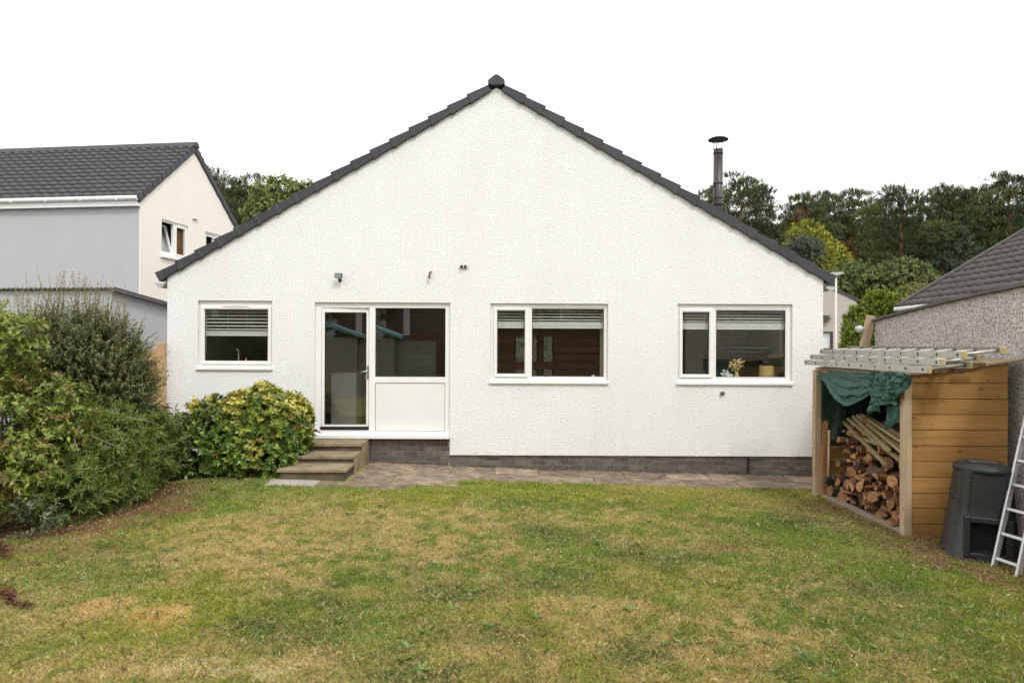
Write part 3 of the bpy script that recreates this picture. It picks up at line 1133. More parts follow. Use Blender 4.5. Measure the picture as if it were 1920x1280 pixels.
# flue
fl = empty_thing('flue_pipe', 'tall dark stove flue with a round cowl standing on the right roof slope', 'flue', (at(1346, 400, 3.0).x, 3.0, 3.9))
FX = at(1346, 400, 3.0).x
ftop = at(1346, 280, 3.0).z
r0 = 8.8 * 13.67 / 1280
put('pipe', MB().tube([(FX, 3, 3.75), (FX, 3, ftop)], r0, 24), m_flue, fl)
bnd = MB()
for zz, rr_ in ((ftop - 0.08, 1.05), (at(1346, 344, 3).z, 1.07), (at(1346, 371, 3).z, 1.06), (at(1346, 383, 3).z, 1.2)):
    bnd.tube([(FX, 3, zz - 0.02), (FX, 3, zz + 0.02)], r0 * rr_, 24)
put('band', bnd, m_flue, fl)
ck = MB()
for k in range(5):
    a = k * 2 * math.pi / 5 + 0.3
    ck.tube([(FX + r0 * 0.92 * math.cos(a), 3 + r0 * 0.92 * math.sin(a), ftop - 0.01), (FX + r0 * 1.02 * math.cos(a), 3 + r0 * 1.02 * math.sin(a), ftop + 0.16)], 0.009, 6)
put('cowl_strut', ck, m_steel, fl)
zc = at(1346, 262, 3.0).z
put('cowl', MB().lathe([(0.001, 0.05), (0.09, 0.048), (0.16, 0.028), (r0 * 2.15, 0.0), (r0 * 2.13, -0.012), (0.10, -0.004), (0.001, 0.0)], 32, (FX, 3, zc)), m_flue_top, fl)
sy = MB()
s_at = at(1308, 362, 3.0)
for dz_ in (0.0, 0.05):
    sy.tube([(FX, 2.95, at(1346, 345, 3.0).z + dz_ * 0.3), (s_at.x - 0.1, 2.9 + dz_ * 4, s_at.z - 0.12)], 0.016, 6)
put('stay', sy, m_flue, fl)


# ------------------------------------------------------------------ blinds and things on the window boards
def blind(x0, x1, ztop, slats, zb0, zb1, label, cords):
    t = empty_thing('venetian_blind', label, 'blind', ((x0 + x1) / 2, 0.2, ztop), group='half raised venetian blinds')
    y = 0.140
    me = MB()
    me.box((0, -0.018, -0.0015), (x1 - x0, 0.018, 0.0015), 0, Matrix.Rotation(R(24), 4, 'X'))
    me = me.mesh('slat')
    me.materials.append(m_blind)
    for z in slats:
        o = put('slat', me, None, t)
        o.location = (x0, y, z)
    put('bottom_rail', MB().box((x0, y - 0.018, zb0), (x1, y + 0.018, zb0 + 0.02)), m_blind, t)
    st = MB()
    z = zb0 + 0.022
    while z < zb1:
        st.box((x0, y - 0.019, z), (x1, y + 0.019, z + 0.005))
        z += 0.0062
    put('slat_stack', st, m_blind, t)
    c = MB()
    for (cx_, l) in cords:
        c.tube([(cx_, y - 0.021, ztop), (cx_, y - 0.021, l)], 0.0022, 5)
    put('cord', c, m_blind, t)
    put('head_rail', MB().box((x0, y - 0.02, ztop), (x1, y + 0.02, ztop + 0.03)), m_blind, t)


def pz(px, py):
    return at(px, py, 0.14).z


def pxx(px):
    return at(px, 640, 0.14).x


o = OP['left']
blind(o[0] + 0.06, o[1] - 0.06, pz(440, 577), [pz(440, y) for y in (585, 591.5, 598, 604.5, 611, 617)], pz(440, 629.5), pz(440, 621), 'half raised white blind in the small left window', [(pxx(388), pz(440, 660)), (pxx(428), pz(440, 625)), (pxx(464), pz(440, 625))])
o = OP['mid']
blind(o[0] + 0.07, o[1] - 0.06, pz(1030, 575), [pz(1030, y) for y in (583, 588.5, 594, 599.5)], pz(1030, 615.5), pz(1030, 604), 'half raised white blind in the middle window', [(pxx(937), pz(1030, 606)), (pxx(975), pz(1030, 606)), (pxx(1012), pz(1030, 608)), (pxx(1050), pz(1030, 608)), (pxx(1087), pz(1030, 608)), (pxx(1129.5), pz(1030, 677))])
o = OP['right']
blind(o[0] + 0.07, o[1] - 0.06, pz(1378, 577), [pz(1378, y) for y in (586, 591.5, 597, 602.5)], pz(1378, 617.5), pz(1378, 606), 'half raised white blind in the right window', [(pxx(1285), pz(1378, 606)), (pxx(1320), pz(1378, 606)), (pxx(1386), pz(1378, 608)), (pxx(1423), pz(1378, 608)), (pxx(1463), pz(1378, 678))])

# window boards inside (so the vases stand on something)
for k in ('left', 'mid', 'right'):
    o = OP[k]
    put('window_board', MB().box((o[0] - 0.03, RD + 0.004, o[2] - 0.02), (o[1] + 0.03, 0.42, o[2] + 0.03)), m_upvc, house)
zr = OP['right'][2] + 0.03


def blob_flowers(cx, cy, cz, r, n, size, mb, mi=0):
    for _ in range(n):
        d = Vector((random.gauss(0, 1), random.gauss(0, 1), random.gauss(0, 0.7))).normalized() * r * random.random() ** 0.4
        p = Vector((cx, cy, cz)) + d
        nrm = Vector((random.gauss(0, .5), -1, random.gauss(0.4, .5))).normalized()
        u = nrm.orthogonal().normalized()
        w = nrm.cross(u)
        pts = []
        for q in range(10):
            a = q * math.pi / 5
            rr_ = size * (1.0 if q % 2 == 0 else 0.55)
            pts.append(p + (u * math.cos(a) + w * math.sin(a)) * rr_ + nrm * (0.25 * size if q % 2 == 0 else 0))
        mb.add([p] + pts, [(0, q + 1, (q + 1) % 10 + 1) for q in range(10)], mi)


fv = empty_thing('vase', 'yellow vase of dried straw coloured flowers in the right window', 'vase', (pxx(1385), 0.24, zr))
vx = pxx(1385)
put('vase_body', MB().lathe([(0.001, 0.001), (0.055, 0.001), (0.058, 0.03), (0.03, 0.10), (0.024, 0.13), (0.03, 0.14), (0.02, 0.12), (0.001, 0.10)], 16, (vx, 0.24, zr)), m_vase, fv)
fm = MB()
blob_flowers(vx - 0.03, 0.24, zr + 0.24, 0.10, 46, 0.022, fm)
blob_flowers(vx + 0.05, 0.24, zr + 0.28, 0.07, 24, 0.020, fm)
for k in range(14):
    fm.tube([(vx, 0.24, zr + 0.1), (vx + random.uniform(-.08, .09), 0.24 + random.uniform(-.05, .05), zr + random.uniform(.2, .3))], 0.002, 4)
put('flowers', fm, m_petaly, fv)
pv = empty_thing('flower_pot', 'small pot of white flowers left of the yellow vase in the right window', 'flowers', (pxx(1366), 0.24, zr))
put('pot', MB().lathe([(0.001, 0.001), (0.04, 0.001), (0.05, 0.06), (0.001, 0.055)], 16, (pxx(1367), 0.24, zr)), m_vase, pv)
fm = MB()
blob_flowers(pxx(1366), 0.23, zr + 0.09, 0.085, 40, 0.026, fm)
put('flowers', fm, m_petalw, pv)
ls = empty_thing('table_lamp', 'table lamp with a drum shaped ochre shade at the right of the right window', 'lamp', (pxx(1437), 0.38, zr - 0.02))
lx = at(1438, 690, 0.36).x
put('lamp_shade', MB().lathe([(0.125, 0.04), (0.115, 0.235), (0.112, 0.235), (0.122, 0.04)], 24, (lx, 0.36, zr)), m_shade, ls)
put('base', MB().lathe([(0.001, 0.001), (0.05, 0.001), (0.02, 0.02), (0.012, 0.14), (0.001, 0.14)], 16, (lx, 0.36, zr)), m_vase, ls)
sp_ = MB().tube([(at(1466, 640, .3).x, 0.27, zr + 0.065), (at(1466, 640, .3).x, 0.33, zr + 0.065)], 0.065, 20)
sp_.box((at(1466, 640, .3).x - 0.03, 0.27, zr), (at(1466, 640, .3).x + 0.03, 0.33, zr + 0.02))
tag(put('speaker', sp_, m_darkunit), 'round dark clock beside the lamp in the corner of the right window', 'clock')
zl = OP['left'][2] + 0.03
bt = empty_thing('bottle', 'clear bottle with a red cap in the small left window', 'bottle', (pxx(456), 0.26, zl))
put('bottle_body', MB().lathe([(0.001, 0.001), (0.03, 0.001), (0.03, 0.07), (0.012, 0.10), (0.001, 0.10)], 12, (pxx(456), 0.26, zl)), m_bottle, bt)
put('cap', MB().lathe([(0.014, 0.101), (0.014, 0.125), (0.001, 0.127)], 12, (pxx(456), 0.26, zl)), m_red, bt)
tp = MB().tube([(pxx(438), 0.34, zl), (pxx(438), 0.34, zl + 0.24), (pxx(438), 0.30, zl + 0.27), (pxx(438), 0.26, zl + 0.25)], 0.010, 8)
tp.lathe([(0.001, 0.03), (0.022, 0.028), (0.028, 0.0)], 12, (pxx(438), 0.34, zl))
tag(put('tap', tp, m_steel), 'thin chrome kitchen tap in the small left window', 'tap')
zm = OP['mid'][2] + 0.03
for i, (px, r_, h_, lab) in enumerate(((1025, .03, .03, 'low pale dish in the middle window left of the small cup'), (1044, .022, .05, 'small cup standing mid sill in the middle window'), (1107, .028, .04, 'small white pot at the right end of the middle window, left of the jar'), (1113, .028, .07, 'small white jar at the right end of the middle window'))):
    tag(put('pot', MB().lathe([(0.001, 0.001), (r_ * .8, 0.001), (r_, h_), (r_ * .85, h_), (0.001, h_ * .8)], 14, (at(px, 700, .25).x, 0.25 + 0.02 * (i % 2), zm)), m_petalw), lab, 'pot')
# kitchen furniture seen through the door glass
put('kitchen_unit', MB().box((-2.62, 1.9, RZ0), (-1.0, 2.5, 1.38)).box((-3.25, 1.6, RZ0), (-2.8, 2.1, 1.45)), m_cupboard, house, bevel=0.01)
put('worktop', MB().box((-2.66, 1.86, 1.381), (-0.98, 2.54, 1.42)), m_darkunit, house)
put('oven', MB().box((-2.55, 3.3, RZ0), (-0.9, 3.95, 2.2)), m_darkunit, house)
put('curtain', MB().box((1.42, 0.3, 0.7), (1.62, 0.36, 2.7)), m_greenwall, house)

# ------------------------------------------------------------------ steps
ft = empty_thing('steps', 'three worn slab steps leading up to the patio door', 'steps', (-2.7, -0.7, 0.12))
SXL, SXR = -3.15, -2.23
YT = [(-0.03, -0.56), (-0.50, -1.01), (-0.95, -1.49)]     # back and front of each tread
TZ = [0.495, 0.385, 0.285]
for k, ((yb, yf), tz) in enumerate(zip(YT, TZ)):
    if k == 0:
        yb = -0.005
    mb = MB().box((SXL + random.uniform(-.01, .01), yf, tz - 0.045), (SXR + random.uniform(-.008, .012), yb, tz))
    put('tread', mb, m_step, ft, bevel=0.006)
    zb = -0.1
    mb = MB().box((SXL + 0.03, yf + 0.035, zb), (SXR - 0.02 - 0.002 * k, yb if k == 0 else yb - 0.0, tz - 0.046))
    put('riser', mb, m_riser, ft)
# side face of the flight: slabs on edge
put('side_slab', MB().box((SXR - 0.018, -0.50, 0.02), (SXR + 0.006, -0.005, 0.448)).box((SXR - 0.018, -0.96, 0.02), (SXR + 0.004, -0.503, 0.338)), m_step, ft, bevel=0.004)

# ------------------------------------------------------------------ paving slabs
patio = structure(put('patio', MB().prism([(-3.2, -1.75), (-1.15, -1.75), (-0.7, -1.06), (4.7, -1.02), (4.8, 0.02), (-3.2, 0.02)], 'z', -0.3, -0.12), m_soil))


def slab(xa, xb, ya, yb, m=m_slab, lift=0.012):
    j = 0.007
    z = [gzf(x, y) for x, y in ((xa, ya), (xb, ya), (xb, yb), (xa, yb))]
    t = random.uniform(-0.006, 0.006)
    r = lambda: random.uniform(-0.006, 0.006)
    top = [(xa + j + r(), ya + j + r(), z[0] + lift + t + r() * .6), (xb - j + r(), ya + j + r(), z[1] + lift + t + r() * .6), (xb - j + r(), yb - j, z[2] + lift + t), (xa + j + r(), yb - j, z[3] + lift + t)]
    bot = [(x, y, zz - 0.07) for x, y, zz in top]
    mb = MB().add(top + bot, [(0, 1, 2, 3), (4, 7, 6, 5), (0, 4, 5, 1), (1, 5, 6, 2), (2, 6, 7, 3), (3, 7, 4, 0)])
    put('paving_slab', mb, m, patio, bevel=0.006)


xe = [-2.2, -1.45, -0.90, -0.25, 0.40, 1.05, 1.70, 2.35, 2.98, 3.60, 4.22, 4.78]
for a, b in zip(xe[:-1], xe[1:]):
    slab(a, b, -0.50, 0.0)
xe2 = [-2.2, -1.55, -0.45, 0.55, 1.2, 1.72, 2.5, 3.3, 4.0, 4.74]
for a, b in zip(xe2[:-1], xe2[1:]):
    slab(a, b, -1.03 + random.uniform(-.02, .02), -0.515)
for a, b in zip([-2.2, -1.62], [-1.63, -0.72]):
    slab(a, b, -1.53, -1.045)
slab(-2.55, -1.35, -1.84, -1.545)
slab(-3.22, -2.56, -1.86, -1.50, m_slab_pale, 0.016)

# fence on the left of the house
fe = empty_thing('fence', 'new orange timber fence of spaced horizontal boards beside the left corner of the house', 'fence', (-5.9, -0.02, 0.15))
put('post', MB().box((-5.50, -0.10, 0.0), (-5.395, -0.01, at(311, 643, -0.05).z)), m_fence_z, fe, bevel=0.005)
fz = at(300, 655, 0).z
for k in range(9):
    y = -0.06 if k % 2 == 0 else 0.015
    z1_ = fz - k * 0.205
    put('board', MB().box((-7.6, y, z1_ - (0.19 if k % 2 == 0 else 0.225)), (-5.501, y + 0.022, z1_ + (0 if k % 2 == 0 else 0.02))), m_fence, fe, bevel=0.003)

# ================================================================== NEIGHBOURS ON THE LEFT
def tile_roof(width, slope, courses, pitch_u, amp, lip, seed=0, n_per=6):
    """profiled tiles: u along the eave, v up the slope, w normal; one stepped strip per course"""
    cols_ = int(width / pitch_u * n_per)
    u = np.linspace(0, width, cols_ + 1)
    ph = (u / pitch_u) % 1.0
    prof = amp * (np.where(ph < 0.5, np.sin(ph * 2 * np.pi) ** 2 * 1.0, 0.12))
    r = np.random.default_rng(seed)
    V, F = [], []
    cv = slope / courses
    base = 0
    for c in range(courses):
        jit = np.repeat(r.uniform(-0.003, 0.003, int(width / pitch_u) + 2), n_per)[:cols_ + 1]
        rows = [(c * cv - 0.02, prof + jit), (c * cv - 0.02, prof + lip + jit), ((c + 1) * cv, prof * 0.9 + 0.004)]
        for v, w in rows:
            V.append(np.stack([u, np.full_like(u, v), w], 1))
        for k in range(2):
            a = base + k * (cols_ + 1)
            i = np.arange(cols_)
            F.append(np.stack([a + i, a + i + 1, a + cols_ + 2 + i, a + cols_ + 1 + i], 1))
        base += 3 * (cols_ + 1)
    return np.concatenate(V), np.concatenate(F)


LZ, LY = 18.0, 18.0 - 10.67
LC = (-0.545 * LZ, LY, 0.0)
YAW = -R(7.25)
lh = empty_thing('house', 'two storey neighbour house on the left with charcoal tiled roof and grey and cream walls', 'house', LC, (0, 0, YAW))
LW, LE, LR, LL = 4.77, 5.86, 7.80, 13.0      # gable width, eaves height, ridge height, length
TH = 0.22
a = MB()
a.add([(-LL, 0, -0.5), (-0.035, 0, -0.5), (-0.035, 0, LE), (-LL, 0, LE)], [(0, 1, 2, 3)])
a.add([(-LL, LW, -0.5), (0, LW, -0.5), (0, LW, LE), (-LL, LW, LE)], [(3, 2, 1, 0)])
put('grey_wall', a, m_grey_render, lh, local=True)
OPL = [(0.877, 2.11, 4.40, 5.40), (2.99, 4.2, 4.40, 5.40)]
gb = MB()
ys_ = sorted({0, LW, *[v for o in OPL for v in o[:2]]})
zs2_ = [-0.5, 4.40, 5.40, LE]
for i in range(len(ys_) - 1):
    for j in range(3):
        ym, zm_ = (ys_[i] + ys_[i + 1]) / 2, (zs2_[j] + zs2_[j + 1]) / 2
        if any(o[0] < ym < o[1] and o[2] < zm_ < o[3] for o in OPL):
            continue
        gb.add([(0, ys_[i], zs2_[j]), (0, ys_[i + 1], zs2_[j]), (0, ys_[i + 1], zs2_[j + 1]), (0, ys_[i], zs2_[j + 1])], [(0, 1, 2, 3)])
gb.add([(0, 0, LE), (0, LW, LE), (0, LW / 2, LR - 0.05)], [(0, 1, 2)])
gb.add([(-0.035, 0, -0.5), (0, 0, -0.5), (0, 0, LE), (-0.035, 0, LE)], [(0, 1, 2, 3)])
for (y0, y1, z0, z1) in OPL:
    for q in ([(0, y0, z0), (0, y0, z1), (-TH, y0, z1), (-TH, y0, z0)], [(0, y1, z0), (-TH, y1, z0), (-TH, y1, z1), (0, y1, z1)], [(0, y0, z1), (0, y1, z1), (-TH, y1, z1), (-TH, y0, z1)], [(0, y0, z0), (-TH, y0, z0), (-TH, y1, z0), (0, y1, z0)]):
        gb.add(q, [(0, 1, 2, 3)])
put('gable_wall', gb, m_cream, lh, local=True)
for i, (y0, y1, z0, z1) in enumerate(OPL):
    mb = MB()
    fx0, fx1 = -0.11, -0.035
    ymid = y0 + (y1 - y0) * 0.5
    for b in (((fx0, y0, z0), (fx1, y0 + 0.06, z1)), ((fx0, y1 - 0.06, z0), (fx1, y1, z1)), ((fx0, ymid - 0.04, z0), (fx1, ymid + 0.04, z1)), ((fx0, y0 + 0.06, z0), (fx1, ymid - 0.04, z0 + 0.06)), ((fx0, ymid + 0.04, z0), (fx1, y1 - 0.06, z0 + 0.06)), ((fx0, y0 + 0.06, z1 - 0.06), (fx1, ymid - 0.04, z1)), ((fx0, ymid + 0.04, z1 - 0.06), (fx1, y1 - 0.06, z1))):
        mb.box(*b)
    w = put('window', mb, m_upvc, lh, local=True, bevel=0.006)
    put('sill', MB().box((-0.03, y0 - 0.05, z0 - 0.07), (0.07, y1 + 0.05, z0 - 0.001)), m_upvc, w, local=True, bevel=0.005)
    # tilted sash on the near light, fixed sash on the far one
    Mt = Matrix.Translation((-0.075, 0, z0 + 0.06)) @ Matrix.Rotation(-R(14) if i == 0 else 0, 4, 'Y')
    sm2 = MB()
    ya, yb_, hh = y0 + 0.065, ymid - 0.045, z1 - z0 - 0.13
    for b in (((-0.03, ya, 0), (0.03, ya + 0.055, hh)), ((-0.03, yb_ - 0.055, 0), (0.03, yb_, hh)), ((-0.03, ya + 0.055, 0), (0.03, yb_ - 0.055, 0.055)), ((-0.03, ya + 0.055, hh - 0.055), (0.03, yb_ - 0.055, hh))):
        sm2.box(b[0], b[1], 0, Mt)
    put('sash', sm2, m_upvc, w, local=True, bevel=0.005)
    put('pane', MB().box((-0.008, ya + 0.05, 0.05), (0.008, yb_ - 0.05, hh - 0.05), 0, Mt), m_glass, w, local=True)
    mb = MB()
    for b in (((-0.095, ymid + 0.045, z0 + 0.065), (-0.02, ymid + 0.10, z1 - 0.065)), ((-0.095, y1 - 0.12, z0 + 0.065), (-0.02, y1 - 0.065, z1 - 0.065)), ((-0.095, ymid + 0.10, z0 + 0.065), (-0.02, y1 - 0.12, z0 + 0.12)), ((-0.095, ymid + 0.10, z1 - 0.12), (-0.02, y1 - 0.12, z1 - 0.065))):
        mb.box(*b)
    put('sash', mb, m_upvc, w, local=True, bevel=0.005)
    put('pane', MB().box((-0.062, ymid + 0.095, z0 + 0.115), (-0.046, y1 - 0.115, z1 - 0.115)), m_glass, w, local=True)
    put('curtain', MB().box((-0.16, ymid + 0.20, z0 - 0.1), (-0.12, y1 - 0.02, z1)), m_curtain, w, local=True)
    put('room', MB().box((-1.6, y0 - 0.1, z0 - 0.3), (-1.5, y1 + 0.1, z1 + 0.2)), m_plaster, w, local=True)
put('wall_hook', MB().box((0.0, 2.32, 5.66), (0.05, 2.55, 5.675)).box((0.0, 2.32, 5.58), (0.012, 2.335, 5.66)), m_gutter, lh, local=True)
# roof
sl_ = math.hypot(LW / 2, LR - LE)
ang = math.atan2(LR - LE, LW / 2)
for side in (0, 1):
    V, F_ = tile_roof(LL + 0.05, sl_ + 0.11, 13, 0.30, 0.045, 0.052, seed=side)
    if side == 0:
        M = Matrix.Translation((-LL, 0, LE)) @ Matrix.Rotation(ang, 4, 'X') @ Matrix.Translation((0, -0.13, 0.05))
    else:
        M = Matrix.Translation((0.05, LW, LE)) @ Matrix.Rotation(math.pi, 4, 'Z') @ Matrix.Rotation(ang, 4, 'X') @ Matrix.Translation((0, -0.13, 0.05))
    Mn = np.array(M)
    V = V @ Mn[:3, :3].T + Mn[:3, 3]
    o = put('roof_tiles', fastmesh('roof_tiles', V, F_), m_slate2, lh, local=True)
    o['kind'] = 'stuff'
rp2 = MB()
rp2.prism([(LW / 2 - 0.16, LR + 0.0), (LW / 2 - 0.10, LR + 0.12), (LW / 2, LR + 0.17), (LW / 2 + 0.10, LR + 0.12), (LW / 2 + 0.16, LR + 0.0)], 'x', -LL, 0.09)
put('ridge', rp2, m_slate2, lh, local=True)
rk = MB()
rk.prism([(-0.02, LE - 0.03), (LW / 2, LR - 0.02), (LW + 0.02, LE - 0.03)], 'x', -LL, -0.03)
put('roof_boarding', rk, m_gasket, lh, local=True)
nc = 13
cv = (sl_ + 0.20) / nc
for side in (0, 1):
    c0, s0 = math.cos(ang), math.sin(ang)
    sg = 1 if side == 0 else -1
    y00 = -0.155 if side == 0 else LW + 0.155
    mb = MB()
    pr = [(0, -0.16, cv + 0.02, 0.075), ]
    Mx = Matrix.Rotation(ang * sg, 4, 'X')
    if side == 0:
        mb.box((-0.06, 0, -0.11), (0.055, cv * 0.98, 0.075), 0, Mx)
    else:
        mb.box((-0.06, -cv * 0.98, -0.11), (0.055, 0, 0.075), 0, Mx)
    me = mb.mesh('verge_cap')
    me.materials.append(m_slate)
    for k in range(nc):
        o = put('verge_cap', me, None, lh, local=True, bevel=0.01)
        d = k * cv
        o.location = (0, y00 + sg * d * c0, LE - 0.13 + d * s0 + (0.012 if k % 2 else 0))
gt = MB()
gt.tube([(-LL, -0.17, LE - 0.10), (0.03, -0.17, LE - 0.10)], 0.062, 12)
put('gutter', gt, m_upvc, lh, local=True)
for k in range(9):
    put('gutter_clip', MB().box((-0.55 - k * 1.02, -0.238, LE - 0.165), (-0.525 - k * 1.02, -0.13, LE - 0.06)), m_upvc, lh, local=True)
put('fascia', MB().box((-LL, -0.13, LE - 0.30), (-0.001, -0.002, LE - 0.10)), m_upvc, lh, local=True)

# low outbuilding in front of it
OC = ((210 - 960) / 1280 * 14.0, 14.0 - 10.67, 0.0)
ob_ = empty_thing('outbuilding', 'low lilac grey rendered outbuilding with a corrugated roof behind the shrubs on the left', 'outbuilding', OC, (0, 0, YAW))
ht = 3.06
a = MB()
a.add([(-7, 0, -0.3), (0, 0, -0.3), (0, 0, ht), (-7, 0, ht)], [(0, 1, 2, 3)])
a.add([(0, 0, -0.3), (0, 4, -0.3), (0, 4, ht - 0.48), (0, 0, ht)], [(0, 1, 2, 3)])
a.add([(-7, 4, -0.3), (0, 4, -0.3), (0, 4, ht - 0.48), (-7, 4, ht - 0.48)], [(3, 2, 1, 0)])
put('wall', a, m_grey_render, ob_, local=True)
u = np.linspace(-7.1, 0.12, 290)
zz = 0.020 * np.sin(u / 0.105 * 2 * np.pi)
V, F_ = [], []
for (yy, z) in ((-0.09, ht + 0.012), (4.1, ht - 0.47)):
    for t in (0, 0.02):
        V.append(np.stack([u, np.full_like(u, yy), z + zz + t], 1))
n_ = len(u)
i = np.arange(n_ - 1)
for p, q in ((0, 1), (1, 3), (2, 0), (3, 2)):
    F_.append(np.stack([p * n_ + i, p * n_ + i + 1, q * n_ + i + 1, q * n_ + i], 1))
put('corrugated_roof', fastmesh('corrugated_roof', np.concatenate(V), np.concatenate(F_), None, True), m_corr, ob_, local=True)
put('barge_board', MB().add([(0.02, -0.09, ht - 0.035), (0.13, -0.09, ht - 0.035), (0.13, 4.1, ht - 0.525), (0.02, 4.1, ht - 0.525), (0.02, -0.09, ht + 0.025), (0.13, -0.09, ht + 0.025), (0.13, 4.1, ht - 0.46), (0.02, 4.1, ht - 0.46)], [(0, 3, 2, 1), (4, 5, 6, 7), (0, 1, 5, 4), (1, 2, 6, 5), (2, 3, 7, 6), (3, 0, 4, 7)]), m_corr, ob_, local=True)

# ================================================================== NEIGHBOURS ON THE RIGHT
# pebble dashed garage along the right boundary
GXW = 5.42
ga = empty_thing('garage', 'pebble dashed garage wall with a thin felt roof edge behind the log store', 'garage', (GXW + 1.5, -4.5, 0))
YG0, YG1 = -0.47, -10.5


def gtop(y):
    return 2.34 + (YG0 - y) * 0.092 + 0.02 * math.sin((YG0 - y) * 1.1)


yy = np.linspace(YG0, YG1, 24)
a = MB()
for k in range(23):
    y0, y1 = yy[k], yy[k + 1]
    a.add([(GXW, y0, -0.4), (GXW, y1, -0.4), (GXW, y1, gtop(y1)), (GXW, y0, gtop(y0))], [(0, 1, 2, 3)])
a.add([(GXW, YG0, -0.4), (GXW + 3, YG0, -0.4), (GXW + 3, YG0, gtop(YG0)), (GXW, YG0, gtop(YG0))], [(3, 2, 1, 0)])
a.add([(GXW + 3, YG0, -0.4), (GXW + 3, YG1, -0.4), (GXW + 3, YG1, gtop(YG1)), (GXW + 3, YG0, gtop(YG0))], [(3, 2, 1, 0)])
a.add([(GXW, YG1, -0.4), (GXW + 3, YG1, -0.4), (GXW + 3, YG1, gtop(YG1)), (GXW, YG1, gtop(YG1))], [(0, 1, 2, 3)])
put('wall', a, m_pebble, ga)
r_ = MB()
yy2 = np.concatenate([[YG0 + 0.16], yy[1:]])
for k in range(23):
    y0, y1 = yy2[k], yy2[k + 1]
    z0, z1 = gtop(y0), gtop(y1)
    x0, x1 = GXW - 0.055, GXW + 3.05
    r_.add([(x0, y0, z0 + .004), (x0, y1, z1 + .004), (x0, y1, z1 + 0.036), (x0, y0, z0 + 0.036), (x1, y0, z0 + .004), (x1, y1, z1 + .004), (x1, y1, z1 + 0.036), (x1, y0, z0 + 0.036)], [(0, 1, 2, 3), (3, 2, 6, 7), (1, 0, 4, 5)])
r_.add([(GXW - 0.055, yy2[0], gtop(yy2[0]) + .004), (GXW + 3.05, yy2[0], gtop(yy2[0]) + .004), (GXW + 3.05, yy2[0], gtop(yy2[0]) + 0.036), (GXW - 0.055, yy2[0], gtop(yy2[0]) + 0.036)], [(0, 3, 2, 1)])
put('roof', r_, m_flatroof, ga)
# leaning timber and a lamp at its far corner
Yp = YG0 + 0.02
p0, p1 = at(1612, 690, Yp), at(1633, 592, Yp)
dv = (p1 - p0).normalized()
pm = MB()
qx = dv.cross(Vector((0, 1, 0))).normalized()
for_b = []
for p in (p0, p1):
    for sx, sy_ in ((-.062, -.03), (.062, -.03), (.062, .03), (-.062, .03)):
        for_b.append(p + qx * sx + Vector((0, 1, 0)) * sy_)
base_ = Vector((p0.x - dv.x / dv.z * (p0.z + 0.05), Yp, -0.05))
for i, (sx, sy_) in enumerate(((-.062, -.03), (.062, -.03), (.062, .03), (-.062, .03))):
    for_b[i] = base_ + qx * sx + Vector((0, 1, 0)) * sy_
pm.add(for_b, [(0, 3, 2, 1), (4, 5, 6, 7), (0, 1, 5, 4), (1, 2, 6, 5), (2, 3, 7, 6), (3, 0, 4, 7)])
tag(put('timber_post', pm, m_post, bevel=0.004), 'rough timber plank leaning up beside the far corner of the pebble dashed garage', 'timber')
lp = empty_thing('wall_lamp', 'grey outdoor floodlight at the far corner of the pebble dashed garage', 'light', at(1612, 615, Yp))
pc = at(1611, 617, Yp - 0.03)
lm = MB().lathe([(0.001, 0.055), (0.035, 0.05), (0.055, 0.015), (0.058, -0.03), (0.045, -0.045), (0.001, -0.045)], 16)
mt = Matrix.Translation(pc) @ Matrix.Rotation(R(62), 4, 'Y') @ Matrix.Rotation(R(10), 4, 'X')
lm.v = [tuple(mt @ Vector(p)) for p in lm.v]
put('lamp_body', lm, m_gutter, lp)
put('bracket', MB().tube([pc, (pc.x + 0.1, Yp, pc.z + 0.02), (GXW + 0.02, YG0 + 0.0, pc.z)], 0.014, 8), m_gutter, lp)

# dark tiled house beyond the garage
rh = empty_thing('house', 'house on the right with a weathered brown tiled roof rising above the pebble dashed garage', 'house', (13, 2, 0))
XE, ZE, RP = 9.85, 2.98, R(31.0)
YF, YN = 6.83, -6.0
slr = 6.2
V, F_ = tile_roof(YF - YN, slr, 18, 0.30, 0.034, 0.036, seed=4)
# u runs from the far gable towards the camera; v climbs to +x
Mn = Matrix(((0, math.cos(RP), -math.sin(RP), XE), (-1, 0, 0, YF), (0, math.sin(RP), math.cos(RP), ZE), (0, 0, 0, 1)))
Mn = np.array(Mn)
V = V @ Mn[:3, :3].T + Mn[:3, 3]
o = put('roof_tiles', fastmesh('roof_tiles', V, F_), m_brown_tile, rh)
o['kind'] = 'stuff'
rt = (XE + slr * math.cos(RP), ZE + slr * math.sin(RP))
V2 = V.copy()
V2[:, 0] = 2 * rt[0] - V2[:, 0]
o = put('roof_tiles', fastmesh('roof_tiles', V2, F_[:, ::-1]), m_brown_tile, rh)
o['kind'] = 'stuff'
gp = MB()
gp.prism([(XE + 0.05, ZE - 0.02), (rt[0], rt[1] - 0.02), (2 * rt[0] - XE - 0.05, ZE - 0.02)], 'y', YN, YF - 0.03)
put('roof_boarding', gp, m_gasket, rh)
vcap = MB()
Mv = Matrix.Translation((XE, YF, ZE)) @ Matrix.Rotation(-RP, 4, 'Y')
vcap.box((-0.02, -0.12, -0.06), (slr, 0.03, 0.062), 0, Mv)
put('verge', vcap, m_brown_tile, rh)
put('ridge', MB().tube([(rt[0], YN, rt[1] + 0.0), (rt[0], YF + 0.03, rt[1] + 0.0)], 0.13, 8), m_brown_tile, rh)
put('wall', MB().box((XE + 0.32, YN, -0.4), (2 * rt[0] - XE - 0.32, YF - 0.1, ZE - 0.021)), m_white, rh)
put('gutter', MB().tube([(XE - 0.02, YF, ZE - 0.06), (XE - 0.02, YN, ZE - 0.06)], 0.06, 10), m_upvc, rh)
